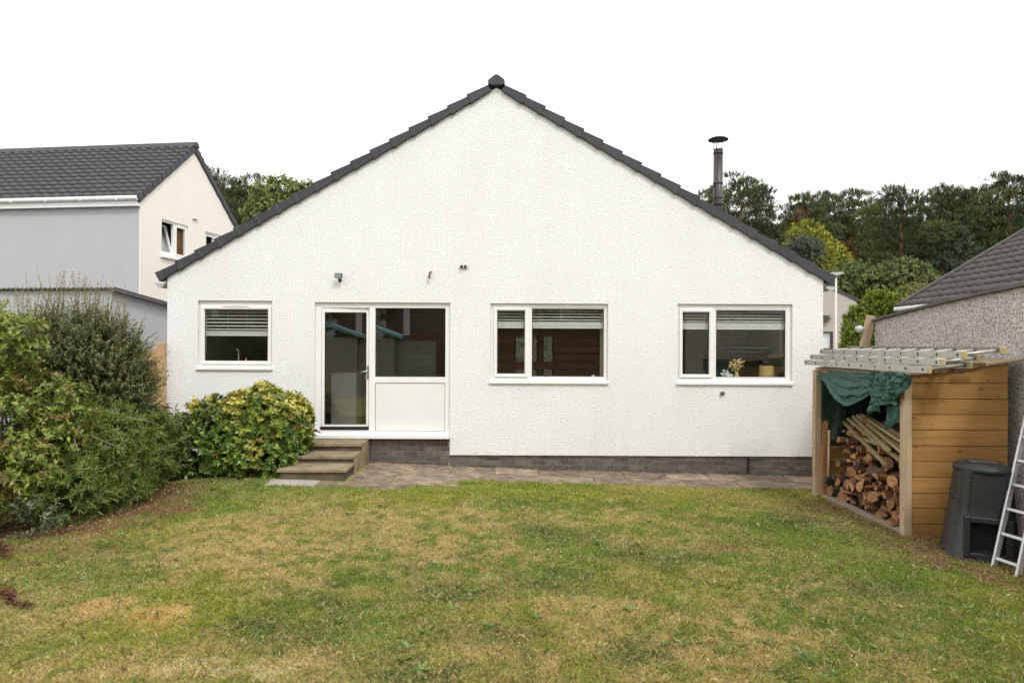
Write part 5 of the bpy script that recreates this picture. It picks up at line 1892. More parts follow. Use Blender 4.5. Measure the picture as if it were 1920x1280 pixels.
# ------------------------------------------------------------------ compost bins
def compost_bin(cx, cy, rz, label, s=1.0):
    g_ = gzf(cx, cy)
    t = empty_thing('compost_bin', label, 'compost bin', (cx, cy, g_), (0, R(2.0), rz))
    n = 48
    H = 0.80 * s

    def ring(z, w):
        out = []
        for k in range(n):
            a = 2 * math.pi * k / n
            c, sn = math.cos(a), math.sin(a)
            e = 0.46
            out.append((w * math.copysign(abs(c) ** e, c), w * math.copysign(abs(sn) ** e, sn), z))
        return out
    lev = [(0.0, 0.385), (0.03, 0.385), (0.035, 0.370), (0.36, 0.340), (0.39, 0.326), (0.50, 0.315), (H, 0.275)]
    ho = (-0.19, 0.18, 0.085, 0.365)          # hatch: x0,x1,z0,z1 on the -y face
    vs, fs = [], []
    for z, w in lev:
        vs += ring(z, w)
    mb = MB()
    fsf = []
    for i in range(len(lev) - 1):
        for k in range(n):
            k2 = (k + 1) % n
            f = (i * n + k, i * n + k2, (i + 1) * n + k2, (i + 1) * n + k)
            cxm = sum(vs[q][0] for q in f) / 4
            cym = sum(vs[q][1] for q in f) / 4
            czm = sum(vs[q][2] for q in f) / 4
            if cym < -0.22 and ho[0] < cxm < ho[1] and 0.04 < czm < 0.365 and i == 2:
                continue
            fsf.append(f)
    mb.add(vs, fsf, 0, True)
    put('body', mb, m_bin, t, local=True)
    # hatch surround: thick frame on the front, with the dark hollow behind
    yz = lambda z: -(0.370 + (0.340 - 0.370) * (z - 0.035) / 0.325)
    fr2 = MB()
    oz0, oz1 = 0.036, 0.392
    X0, X1 = -0.255, 0.25

    def bar(x0, x1, z0, z1, out=0.022, dep=0.05):
        y0, y1 = yz(z0), yz(z1)
        fr2.add([(x0, y0 - out, z0), (x1, y0 - out, z0), (x1, y0 + dep, z0), (x0, y0 + dep, z0), (x0, y1 - out, z1), (x1, y1 - out, z1), (x1, y1 + dep, z1), (x0, y1 + dep, z1)], [(0, 3, 2, 1), (4, 5, 6, 7), (0, 1, 5, 4), (1, 2, 6, 5), (2, 3, 7, 6), (3, 0, 4, 7)])
    bar(X0, ho[0], oz0, oz1)
    bar(ho[1], X1, oz0, oz1)
    bar(ho[0], ho[1], oz0, 0.08)
    bar(ho[0], ho[1], 0.34, oz1)
    put('hatch_frame', fr2, m_bin, t, local=True, bevel=0.008)
    put('inside', MB().box((-0.22, -0.2, 0.02), (0.22, 0.22, 0.5)), m_bin_in, t, local=True)
    put('soil_heap', MB().lathe([(0.2, 0.02), (0.12, 0.08), (0.001, 0.10)], 12, (0, -0.27, 0)), m_bin_in, t, local=True)
    # moulded panel and side ribs
    pv_ = MB()
    for x0, x1 in ((-0.185, -0.175), (0.175, 0.185)):
        pv_ = MB()
        pv_.add([(x0 * 1.15, -0.332, 0.42), (x1 * 1.15, -0.332, 0.42), (x1 * 1.0, -0.284, H - 0.02), (x0 * 1.0, -0.284, H - 0.02), (x0 * 1.15, -0.29, 0.42), (x1 * 1.15, -0.29, 0.42), (x1 * 1.0, -0.25, H - 0.02), (x0 * 1.0, -0.25, H - 0.02)], [(0, 1, 2, 3), (0, 3, 7, 4), (1, 5, 6, 2), (3, 2, 6, 7)])
        put('moulding', pv_, m_bin, t, local=True, bevel=0.003)
    for k in range(4):
        rbm = MB()
        z = 0.5 + k * 0.065
        w = 0.315 - (z - 0.5) * 0.13
        put('rib', MB().box((-w - 0.008, -0.1, z), (-w + 0.02, 0.1, z + 0.018)), m_bin, t, local=True, bevel=0.004)
        put('rib', MB().box((w - 0.02, -0.1, z), (w + 0.008, 0.1, z + 0.018)), m_bin, t, local=True, bevel=0.004)
    lid = MB().lathe([(0.001, H + 0.02), (0.13, H + 0.02), (0.15, H + 0.048), (0.22, H + 0.044), (0.30, H + 0.018), (0.318, H + 0.002), (0.322, H - 0.018), (0.315, H - 0.034), (0.26, H - 0.034), (0.001, H - 0.03)], 40)
    ld = put('lid', lid, m_bin, t, local=True)
    put('handle', MB().box((-0.17, -0.03, H + 0.032), (0.17, 0.03, H + 0.055)), m_bin, ld, local=True, bevel=0.012)
    t.scale = (0.77, 0.77, 1.06)
    return t


compost_bin(4.50, -4.10, R(-20), 'black plastic compost bin with an open hatch against the log store side')
compost_bin(5.02, -4.55, R(-50), 'second black compost bin mostly hidden behind the leaning ladder', 0.92)

# ------------------------------------------------------------------ leaning ladder
f1, f2 = ground_hit(1863.5, 1064), ground_hit(1906, 1080)
rd = (f2 - f1)
rd.z = 0
mid_ = (f1 + f2) / 2
rlen = 0.235
rdn = rd.normalized()
f1 = mid_ - rdn * rlen / 2
f2 = mid_ + rdn * rlen / 2
up_t = at(1922, 795, CAM.y + 6.42)           # a point high on the far rail
ud = (up_t - f1).normalized()
ll = empty_thing('ladder', 'aluminium ladder standing on the grass and leaning in front of the compost bins', 'ladder', mid_)
LEN = 2.75
nrm_ = rdn.cross(ud).normalized()
wv = ud.cross(nrm_)
for f in (f1, f2):
    mb = MB()
    vs = []
    for e in (f - Vector((0, 0, 0.02)), f + ud * LEN):
        for (a, b) in ((-.011, -.030), (.011, -.030), (.011, .030), (-.011, .030)):
            vs.append(e + rdn * a + nrm_ * b)
    mb.add(vs, [(0, 3, 2, 1), (4, 5, 6, 7), (0, 1, 5, 4), (1, 2, 6, 5), (2, 3, 7, 6), (3, 0, 4, 7)])
    put('rail', mb, m_alu_clean, ll, bevel=0.005)
for k in range(11):
    c = 0.09 + k * 0.232
    mb = MB()
    vs = []
    for f, s in ((f1, 0.014), (f2, -0.014)):
        e = f + ud * c + rdn * s
        for (a, b) in ((-.014, -.016), (.014, -.016), (.014, .016), (-.014, .016)):
            vs.append(e + ud * a + nrm_ * b)
    mb.add(vs, [(0, 3, 2, 1), (4, 5, 6, 7), (0, 1, 5, 4), (1, 2, 6, 5), (2, 3, 7, 6), (3, 0, 4, 7)])
    put('rung', mb, m_alu_clean, ll, bevel=0.003)

# ================================================================== PLANTS
def unit(v):
    return v / np.maximum(np.linalg.norm(v, axis=-1, keepdims=True), 1e-9)


def shoots(P0, D, L, k, leafL, leafW, ang, colr, t0=0.12, droop=0.0, tip=None, jit=0.25, cj=0.18, ljit=0.3, curl=0.15, tipsmall=0.0, r=rng):
    """leaves set in a spiral along n shoots; returns vertices, triangles, colours"""
    n = len(P0)
    D = unit(D)
    L = np.broadcast_to(np.asarray(L, float), (n,))
    ref = np.where(np.abs(D[:, 2:3]) < 0.9, np.array([[0, 0, 1.0]]), np.array([[1.0, 0, 0]]))
    A = unit(np.cross(D, ref))
    B = np.cross(D, A)
    t = np.linspace(t0, 1, k)[None, :] + r.uniform(-0.4, 0.4, (n, k)) / k
    ph = (np.arange(k) * 2.39996)[None, :] + r.uniform(0, 6.28, (n, 1)) + r.normal(0, .3, (n, k))
    an = np.asarray(ang) + r.normal(0, jit, (n, k))
    rad = A[:, None] * np.cos(ph)[..., None] + B[:, None] * np.sin(ph)[..., None]
    pos = P0[:, None] + D[:, None] * (t * L[:, None])[..., None]
    pos[..., 2] -= droop * (t * L[:, None]) ** 2
    ld = unit(D[:, None] * np.cos(an)[..., None] + rad * np.sin(an)[..., None])
    nr = unit(D[:, None] - ld * np.sum(D[:, None] * ld, -1, keepdims=True) + r.normal(0, .15, (n, k, 3)))
    sd = np.cross(nr, ld)
    ll = leafL * (1 + r.uniform(-ljit, ljit, (n, k))) * (1 - tipsmall * t)
    lw = ll * (leafW / leafL) * 0.5
    ll, lw = ll[..., None], lw[..., None]
    b = pos
    m = pos + ld * ll * 0.45
    le = m + sd * lw + nr * lw * 0.35
    ri = m - sd * lw + nr * lw * 0.35
    tp = pos + ld * ll - nr * ll * curl
    V = np.stack([b, ri, tp, le], 2).reshape(-1, 3)
    q = np.arange(n * k)[:, None] * 4
    F = np.concatenate([q + np.array([[0, 1, 2]]), q + np.array([[0, 2, 3]])], 1).reshape(-1, 3)
    c = np.broadcast_to(colr[:, None, :], (n, k, 3)).copy()
    if tip is not None:
        w = (np.clip((t - 0.35) / 0.65, 0, 1) ** 1.5)[..., None]
        c = c * (1 - w) + np.broadcast_to(np.asarray(tip)[..., None, :] if np.ndim(tip) == 2 else np.asarray(tip), (n, k, 3)) * w
    c = c * (1 + r.normal(0, cj, (n, k, 1))) * (1 + r.normal(0, cj * 0.35, (n, k, 3)))
    C = np.repeat(np.clip(c, 0.004, 0.8).reshape(-1, 3), 4, 0)
    return V, F, C


def join(parts):
    V, F, C, b = [], [], [], 0
    for v, f, c in parts:
        V.append(v)
        F.append(f + b)
        C.append(c)
        b += len(v)
    return np.concatenate(V), np.concatenate(F), np.concatenate(C)


def pick(n, pal, w=None, r=rng):
    pal = np.array(pal, float)
    return pal[r.choice(len(pal), n, p=None if w is None else np.array(w) / np.sum(w))]


def shell(lobes, n, inner=0.75, zmin=None, r=rng, up=0.25, noise=0.18):
    """points and outward directions on a crown made of ellipsoids (cx,cy,cz,rx,ry,rz)"""
    lobes = np.array(lobes, float)
    a = (lobes[:, 3] * lobes[:, 4] * lobes[:, 5]) ** (2 / 3)
    P, D = [], []
    m = 0
    while m < n:
        i = r.choice(len(lobes), n * 2, p=a / a.sum())
        d = unit(r.normal(0, 1, (n * 2, 3)))
        s = inner + (1 - inner) * r.random((n * 2, 1)) ** 0.6
        bump = 1 + noise * (2 * fbm(d[:, 0] * 3 + i * 5.1 + d[:, 2] * 2, d[:, 1] * 3 - d[:, 2] * 3, 91, 3)[:, None] - 1)
        p = lobes[i, :3] + d * lobes[i, 3:] * s * bump
        nd = unit(d / lobes[i, 3:] + np.array([[0, 0, up]]) / lobes[i, 3:].mean(1, keepdims=True))
        # drop what lies deep inside another lobe
        keep = np.ones(len(p), bool)
        for l in lobes:
            q = (((p - l[:3]) / l[3:]) ** 2).sum(1)
            keep &= q > (inner * 0.86) ** 2
        if zmin is not None:
            keep &= p[:, 2] > zmin(p[:, 0], p[:, 1])
        P.append(p[keep])
        D.append(nd[keep])
        m += keep.sum()
    return np.concatenate(P)[:n], np.concatenate(D)[:n]


def stems(name, base, tips, r0, m, parent, r1=0.003, sag=0.1, local=False, n=6):
    mb = MB()
    for b, tpt in zip(base, tips):
        b, tpt = Vector(b), Vector(tpt)
        mid = b.lerp(tpt, 0.5) + Vector((random.uniform(-1, 1), random.uniform(-1, 1), random.uniform(0.2, 1))) * (tpt - b).length * sag
        mb.tube([b, b.lerp(mid, 0.55), mid, mid.lerp(tpt, 0.55), tpt], [r0, r0 * .85, r0 * .65, r0 * .45, r1], n, cap=False)
    return put(name, mb, m, parent, local=local)


GZMIN = lambda x, y: gz(x, y) + 0.02


def foliage(name, parts, m, parent, local=False):
    V, F, C = join(parts)
    o = put(name, fastmesh(name, V, F, C), m, parent, local=local)
    o['kind'] = 'stuff'
    return o


# --- light green broad leaved shrub on the far left
t = empty_thing('shrub', 'light green broad leaved shrub at the left edge of the lawn', 'shrub', (-5.55, -3.5, 0.12))
lob = [(-5.80, -3.35, 1.92, 0.48, 0.45, 0.42), (-5.40, -3.35, 1.90, 0.26, 0.26, 0.36), (-5.45, -3.55, 0.95, 0.55, 0.45, 0.42), (-5.30, -3.75, 0.58, 0.52, 0.42, 0.40), (-5.9, -3.7, 0.8, 0.6, 0.5, 0.6), (-4.98, -3.3, 1.38, 0.20, 0.22, 0.16), (-4.80, -3.25, 1.22, 0.15, 0.2, 0.22), (-4.92, -3.35, 0.90, 0.24, 0.25, 0.22), (-5.85, -3.3, 2.2, 0.3, 0.3, 0.25)]
P, D = shell(lob, 1900, 0.5, GZMIN, up=0.15, noise=0.4)
D = D + np.array([[0.1, -0.25, 0.0]])
LG = [(0.135, 0.200, 0.030), (0.18, 0.24, 0.038), (0.090, 0.150, 0.027), (0.22, 0.25, 0.05)]
parts = [shoots(P, D, 0.17, 8, 0.055, 0.031, 1.0, pick(len(P), LG, [4, 3, 3, 1]), droop=1.2, tip=(0.25, 0.285, 0.06), curl=0.35)]
P2, D2 = shell(lob, 160, 0.85, GZMIN)
parts.append(shoots(P2, D2, 0.16, 6, 0.06, 0.036, 0.9, pick(len(P2), [(0.16, 0.10, 0.035), (0.22, 0.14, 0.05), (0.20, 0.20, 0.06)]), curl=0.3))
foliage('foliage', parts, m_leaf, t)
stems('stem', [(-5.5 + random.uniform(-.2, .2), -3.5 + random.uniform(-.15, .15), 0.05) for _ in range(22)], [tuple(P[i] * 0.9 + np.array((-5.5, -3.5, 0.6)) * 0.1) for i in range(0, 1100, 50)], 0.016, m_twig, t)
P3, D3 = shell([(-4.72, -3.92, 0.22, 0.13, 0.12, 0.17)], 45, 0.4, GZMIN)
t = empty_thing('plant', 'small grey green silvery leaved plant at the foot of the light green shrub', 'plant', (-4.62, -3.95, 0.1))
foliage('foliage', [shoots(P3, D3, 0.14, 9, 0.05, 0.024, 0.9, pick(45, [(0.13, 0.165, 0.09), (0.20, 0.23, 0.14)]), curl=0.1)], m_leaf, t)

# --- tall dark small leaved shrub with upright sprays
t = empty_thing('shrub', 'tall dark small leaved evergreen shrub with upright sprays in front of the lilac grey outbuilding', 'shrub', (-5.25, -2.2, 0.14))
lob = [(-5.35, -2.2, 1.40, 0.60, 0.5, 0.70), (-5.0, -2.15, 1.50, 0.36, 0.40, 0.42), (-5.6, -2.3, 1.72, 0.42, 0.4, 0.42), (-4.98, -2.1, 1.15, 0.34, 0.36, 0.40), (-5.15, -2.2, 1.85, 0.32, 0.34, 0.34), (-5.9, -2.3, 1.5, 0.5, 0.4, 0.5)]
P, D = shell(lob, 3000, 0.5, GZMIN, up=0.9, noise=0.4)
DG = [(0.062, 0.094, 0.028), (0.095, 0.125, 0.036), (0.048, 0.076, 0.024), (0.135, 0.150, 0.06)]
parts = [shoots(P, D + rng.normal(0, .25, D.shape), rng.uniform(0.2, 0.40, len(P)), 24, 0.032, 0.019, 1.0, pick(len(P), DG), tip=(0.15, 0.16, 0.065), curl=0.0, cj=0.3)]
# long leading sprays against the wall
ns = 120
bx = rng.uniform(-6.15, -4.75, ns)
hz = np.interp(bx, [-6.2, -5.9, -5.5, -5.2, -4.9, -4.6], [2.0, 2.15, 2.2, 2.2, 2.0, 1.75])
P4 = np.stack([bx, -2.2 + rng.uniform(-.25, .25, ns), hz - 0.25], 1)
D4 = np.stack([rng.normal(0.03, .16, ns), rng.normal(0, .12, ns), np.ones(ns)], 1)
parts.append(shoots(P4, D4, rng.uniform(0.45, 0.95, ns), 80, 0.044, 0.021, 0.85, pick(ns, [(0.085, 0.10, 0.036), (0.125, 0.135, 0.05)]), tip=(0.24, 0.225, 0.085), curl=0.0, tipsmall=0.55))
ns = 40
P5 = np.stack([rng.uniform(-5.0, -4.72, ns), -2.15 + rng.uniform(-.2, .2, ns), rng.uniform(1.0, 1.9, ns)], 1)
D5 = np.stack([rng.uniform(0.5, 1.0, ns), rng.normal(0, .3, ns), rng.uniform(0.2, 1.0, ns)], 1)
parts.append(shoots(P5, D5, rng.uniform(0.2, 0.42, ns), 42, 0.028, 0.016, 0.9, pick(ns, DG), tip=(0.12, 0.13, 0.055), curl=0.0))
foliage('foliage', parts, m_leaf, t)
bs = [(-5.25 + random.uniform(-.25, .25), -2.2 + random.uniform(-.2, .2), 0.1) for _ in range(40)]
stems('stem', bs, [tuple(P[i]) for i in range(0, 1400, 35)], 0.014, m_twig, t)
tw = MB()
for i in range(len(P4)):
    tw.tube([P4[i], P4[i] + unit(D4[i:i + 1])[0] * 0.45], [0.005, 0.002], 4, cap=False)
put('twig', tw, m_twig, t)

# --- mid green whorled needle leaved mounds in front
t = empty_thing('shrub', 'mid green feathery low shrub spilling towards the lawn edge', 'shrub', (-4.55, -2.7, 0.13))
lob = [(-4.72, -3.35, 0.34, 0.30, 0.32, 0.32), (-4.80, -2.95, 0.58, 0.36, 0.4, 0.40), (-4.76, -2.55, 0.68, 0.36, 0.42, 0.46), (-4.72, -2.15, 0.60, 0.34, 0.40, 0.50), (-4.98, -2.4, 0.92, 0.36, 0.4, 0.38), (-4.60, -2.75, 0.34, 0.26, 0.3, 0.28), (-5.1, -2.9, 0.75, 0.42, 0.4, 0.42)]
P, D = shell(lob, 2000, 0.72, GZMIN, up=0.35, noise=0.42)
D = D + np.array([[0.15, -0.15, 0.0]])
MG = [(0.105, 0.172, 0.030), (0.140, 0.208, 0.038), (0.078, 0.136, 0.026), (0.175, 0.225, 0.046)]
big = fbm(P[:, 0] * 2.5 + 7, P[:, 2] * 2.5 + P[:, 1] * 2.5, 5, 3)[:, None]
cbase = pick(len(P), MG) * (0.75 + 0.6 * big)
foliage('foliage', [shoots(P, D + rng.normal(0, .2, D.shape), 0.14, 16, 0.082, 0.0135, 0.9, cbase, tip=(0.19, 0.235, 0.055), droop=1.2, curl=0.15, cj=0.2)], m_leaf, t)
stems('stem', [(-4.6 + random.uniform(-.2, .2), -2.6 + random.uniform(-.6, .4), 0.05) for _ in range(50)], [tuple(P[i]) for i in range(0, 2000, 40)], 0.010, m_twig, t)
tw = MB()
for i in range(26):
    a = Vector((-4.95 + random.uniform(-.25, .3), -3.1 + random.uniform(-.2, .5), random.uniform(.55, 1.3)))
    d = Vector((random.uniform(.4, 1), random.uniform(-.6, 0), random.uniform(-.3, .35))).normalized() * random.uniform(.25, .6)
    tw.tube([a, a + d * .5 + Vector((0, 0, .03)), a + d], [0.006, 0.0045, 0.002], 5, cap=False)
put('twig', tw, simple('silvery_twig', (0.32, 0.29, 0.24), 0.8, 0.2, 20), t)

# --- paler leafy plant between
t = empty_thing('plant', 'pale green leafy plant between the feathery shrub and the glossy round bush', 'plant', (-4.7, -1.55, 0.14))
P, D = shell([(-4.80, -1.5, 0.72, 0.32, 0.3, 0.30), (-4.62, -1.65, 0.5, 0.22, 0.25, 0.32)], 240, 0.6, GZMIN, up=0.6)
foliage('foliage', [shoots(P, D, 0.16, 11, 0.085, 0.024, 1.0, pick(len(P), [(0.085, 0.13, 0.03), (0.13, 0.17, 0.045), (0.06, 0.10, 0.025)]), tip=(0.17, 0.20, 0.06), curl=0.25)], m_leaf, t)

# --- glossy round bush beside the steps: rosettes of leaves
t = empty_thing('bush', 'rounded glossy bush with yellow green and bronze leaf rosettes left of the steps', 'bush', (-3.8, -0.95, 0.14))
lob = [(-4.00, -0.85, 0.62, 0.74, 0.52, 0.56), (-3.56, -0.82, 0.70, 0.60, 0.50, 0.60), (-3.66, -0.78, 0.88, 0.46, 0.40, 0.40), (-4.42, -0.90, 0.46, 0.46, 0.46, 0.42), (-3.38, -0.80, 0.72, 0.42, 0.44, 0.50), (-3.66, -1.10, 0.38, 0.60, 0.40, 0.34), (-4.3, -1.12, 0.36, 0.46, 0.4, 0.32), (-3.20, -0.74, 0.98, 0.20, 0.24, 0.22)]
PB, DB = shell(lob, 2300, 0.80, GZMIN, up=0.35, noise=0.22)
DB = DB + np.array([[0.0, -0.12, 0.05]]) + rng.normal(0, .22, DB.shape)
hN = np.clip((PB[:, 2] - 0.35) / 1.0, 0, 1)
blot = fbm(PB[:, 0] * 2.6 + 3, PB[:, 2] * 2.6, 15, 3)
GL = np.array([(0.075, 0.135, 0.022), (0.125, 0.19, 0.028), (0.19, 0.245, 0.034)])
YL = np.array((0.50, 0.45, 0.10))
BZ = np.array((0.21, 0.115, 0.045))
cb = GL[rng.choice(3, len(PB), p=[.35, .42, .23])]
yw = np.clip(sstep(0.50, 0.72, blot) * 0.65 + 0.75 * hN - 0.28 + rng.normal(0, .18, len(PB)), 0, 0.9)[:, None]
cb2 = cb * (1 - yw) + YL * yw
bz = (rng.random(len(PB)) < 0.11 * sstep(0.3, 0.6, PB[:, 2]) * (blot > 0.46))
tipc = cb2 * 1.25
tipc[bz] = BZ
NR = 300
front = np.argsort(PB[:, 1] - 0.35 * PB[:, 2])     # the nearest, most open rosettes are single parts
sel = front[:900:3][:NR]
rest = np.setdiff1d(np.arange(len(PB)), sel)
RK = dict(L=0.07, k=11, leafL=0.072, leafW=0.040, ang=0.95, curl=0.06, cj=0.16)
foliage('foliage', [shoots(PB[rest], DB[rest], RK['L'], RK['k'], RK['leafL'], RK['leafW'], RK['ang'], cb2[rest], tip=tipc[rest], curl=0.06, cj=.16)], m_gloss, t)
# fourteen rosette meshes shared by the single rosettes
protos = []
PAL = [((0.07, 0.12, 0.022), (0.11, 0.17, 0.026)), ((0.12, 0.17, 0.026), (0.20, 0.24, 0.04)), ((0.19, 0.21, 0.036), (0.37, 0.34, 0.08)), ((0.28, 0.27, 0.06), (0.46, 0.41, 0.11)), ((0.10, 0.12, 0.028), (0.22, 0.12, 0.045))]
for a_, b_ in PAL:
    for q in range(3):
        v, f, c = shoots(np.zeros((1, 3)), np.array([[0, 0, 1.0]]), RK['L'], RK['k'], RK['leafL'], RK['leafW'], RK['ang'], np.array([a_]), tip=b_, curl=0.06, cj=.14)
        me = fastmesh('leaf_rosette', v, f, c)
        me.materials.append(m_gloss)
        protos.append(me)
for i in sel:
    lum = 4 if bz[i] else int(np.clip(yw[i, 0] * 3.6 + rng.normal(0, .5), 0, 3))
    o = put('leaf_rosette', protos[lum * 3 + rng.integers(3)], None, t)
    o.location = PB[i]
    o.rotation_euler = Vector(DB[i]).to_track_quat('Z', 'Y').to_euler()
    s = rng.uniform(0.85, 1.25)
    o.scale = (s, s, s)
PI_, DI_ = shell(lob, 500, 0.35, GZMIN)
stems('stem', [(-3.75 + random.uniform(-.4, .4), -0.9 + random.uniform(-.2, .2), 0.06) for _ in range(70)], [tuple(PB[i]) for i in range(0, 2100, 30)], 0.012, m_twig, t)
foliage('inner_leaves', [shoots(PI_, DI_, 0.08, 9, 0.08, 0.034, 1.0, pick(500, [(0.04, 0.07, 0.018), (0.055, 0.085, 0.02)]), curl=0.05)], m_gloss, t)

# two dead brown fronds reaching in at the left edge
for k, (pa, pb_, lab) in enumerate((((-40, 1118), (44, 1142), 'brown dead frond tip lying on the grass at the left edge, nearer the camera'), ((-45, 1005), (14, 1048), 'brown dead frond tip at the left edge of the lawn below the light green shrub'))):
    A, B = ground_hit(*pa), ground_hit(*pb_)
    n_ = 70
    tt = rng.random(n_)
    P = np.array(A)[None] * (1 - tt[:, None]) + np.array(B)[None] * tt[:, None] + np.array([[0, 0, 0.02]])
    P[:, 2] += 0.10 * (1 - tt) + rng.uniform(0, .02, n_)
    dd = np.array((B - A).normalized())
    D = dd[None] + rng.normal(0, .3, (n_, 3))
    v, f, c = shoots(P, D, 0.09, 8, 0.035, 0.012, 0.7, pick(n_, [(0.17, 0.085, 0.05), (0.23, 0.125, 0.07), (0.12, 0.06, 0.04)]))
    tag(put('dead_frond', fastmesh('dead_frond', v, f, c), m_needle), lab, 'frond', None)

# ------------------------------------------------------------------ background trees
def pine_variant(seed, H=15.0, crown_low=0.42, wide=1.0):
    r = np.random.default_rng(seed)
    rs = random.Random(seed)
    tr = MB()
    bendx, bendy = rs.uniform(-.6, .6), rs.uniform(-.6, .6)

    def axis(f):
        return Vector((bendx * math.sin(f * 2.6), bendy * math.sin(f * 2.2 + 0.6), H * 0.97 * f))
    fs = [0, .1, .25, .4, .55, .7, .85, 1]
    tr.tube([axis(f) for f in fs], [0.36, 0.33, 0.30, 0.265, 0.215, 0.15, 0.08, 0.02], 8)
    pads = []
    npad = rs.randint(19, 25)
    for i in range(npad):
        f = crown_low + (1 - crown_low) * (i + rs.random()) / npad
        u = (f - crown_low) / (1 - crown_low)
        rad = wide * (1.0 + 2.1 * math.sin(math.pi * min(1, u * 0.78 + 0.24))) * rs.uniform(0.35, 1.0)
        a = i * 2.4 + rs.uniform(-.6, .6)
        c = axis(f)
        p = Vector((c.x + rad * math.cos(a), c.y + rad * math.sin(a), c.z + rs.uniform(-.1, .5) * rad * 0.5))
        s = rs.uniform(0.85, 1.5) * wide * (1.0 - 0.35 * u)
        pads.append((p.x, p.y, p.z, s * 1.2, s * 1.2, s * rs.uniform(0.26, 0.42)))
        mid = c.lerp(p, 0.5) + Vector((0, 0, -0.12 * rad))
        tr.tube([axis(max(0, f - 0.05)), mid, p], [0.075, 0.05, 0.02], 5, mi=1, cap=False)
    for i in range(rs.randint(4, 8)):        # dead stubs below the crown
        f = rs.uniform(0.15, crown_low)
        a = rs.uniform(0, 6.28)
        c = axis(f)
        l = rs.uniform(.5, 1.6)
        tr.tube([c, c + Vector((l * math.cos(a), l * math.sin(a), rs.uniform(-.2, .3)))], [0.035, 0.01], 5, mi=1, cap=False)
    top = axis(1)
    pads.append((top.x, top.y, top.z - 0.3, 0.8, 0.8, 0.7))
    parts = []
    for q, pd in enumerate(pads):
        n = int(62 * (pd[3] ** 2) * 1.15) + 14
        P, D = shell([pd], n, 0.35, None, r, up=0.9, noise=0.4)
        lite = rs.uniform(.5, 1.2)
        base = np.array([(0.060, 0.082, 0.028), (0.078, 0.096, 0.033), (0.094, 0.102, 0.037), (0.054, 0.078, 0.035)][rs.randrange(4)]) * lite
        parts.append(shoots(P, D, 0.42, 12, 0.25, 0.042, 0.6, np.repeat(base[None], n, 0), tip=tuple(base * 1.6), cj=0.25, curl=0.05, r=r))
    return tr.mesh('trunk'), join(parts)


PV = []
for sd, H, cl0, wd in ((1, 15, .44, 1.0), (2, 16, .60, 1.1), (3, 14, .40, 0.95), (4, 15.5, .58, 1.15), (5, 14.5, .55, 1.0), (6, 16, .46, .9)):
    me_t, (v, f, c) = pine_variant(sd, H, cl0, wd)
    me_t.materials.append(m_redbark)
    me_t.materials.append(m_limb)
    me_c = fastmesh('crown', v, f, c)
    me_c.materials.append(m_needle)
    PV.append((me_t, me_c, H))


def pine(px, pytop, dist, k, label, group=None, sx=1.0):
    Y = dist + CAM.y
    top = at(px, pytop - 11, Y)
    zb_ = float(hillz(np.array(top.x), np.array(Y))) - 0.3
    me_t, me_c, H = PV[k % 6]
    s = (top.z - zb_) / (H * 1.0)
    t = empty_thing('pine_tree', label, 'tree', (top.x, Y, zb_), (0, 0, random.uniform(0, 6.28)), group)
    t.scale = (s * sx, s * sx, s)
    put('trunk', me_t, None, t, local=True)
    put('crown', me_c, None, t, local=True)
    return t


GP = 'pines of the wood on the hill'
FR = [  # px, top py, distance, variant, label
    (1383, 345, 66, 0, 'pine just right of the stove flue'),
    (1424, 349, 68, 2, 'second pine right of the stove flue, beside the gap of sky'),
    (1336, 362, 72, 4, 'pine whose top shows behind the stove flue'),
    (1508, 372, 64, 3, 'pine right of the gap of sky, the first of the long row'),
    (1550, 374, 70, 1, 'tall pine behind the small rust red tree'),
    (1602, 364, 66, 5, 'pine above the lime yellow conifer and the beige gable'),
    (1640, 386, 74, 2, 'slimmer pine set back between two broad ones'),
    (1690, 362, 54, 1, 'broad pine with a long bare red trunk in the middle of the row'),
    (1768, 360, 55, 3, 'broad pine with a forked red trunk right of the middle'),
    (1828, 366, 58, 4, 'thin trunked pine near the dark tiled roof'),
    (1883, 340, 55, 1, 'tallest pine at the right with a leaning red trunk above the tiled roof'),
    (1935, 350, 64, 0, 'pine at the right edge of the picture'),
    (422, 338, 60, 0, 'pine beside the verge of the two storey house on the left'),
    (462, 345, 63, 2, 'second pine from the two storey house, left of the light green tree'),
]
for px, py, d, k, lab in FR:
    pine(px, py, d, k, lab, None, 0.92)
random.seed(21)
for i in range(26):
    px = 1330 + i * 26 + random.uniform(-12, 12)
    if 1440 < px < 1475:
        continue
    pine(px, random.uniform(404, 440), random.uniform(74, 92), random.randrange(6), 'dark pine of the rear rows of the wood on the hill', GP, random.uniform(.9, 1.25))
for i in range(18):
    px = 1470 + i * 27 + random.uniform(-10, 10)
    pine(px, random.uniform(430, 475), random.uniform(68, 80), random.randrange(6), 'dark pine of the rear rows of the wood on the hill', GP, random.uniform(1.2, 1.5))
for px, py, d in ((392, 352, 80), (445, 372, 78), (490, 372, 76), (545, 360, 80)):
    pine(px, py, d, random.randrange(6), 'pine set back in the wood behind the left verge', 'pines behind the left verge')


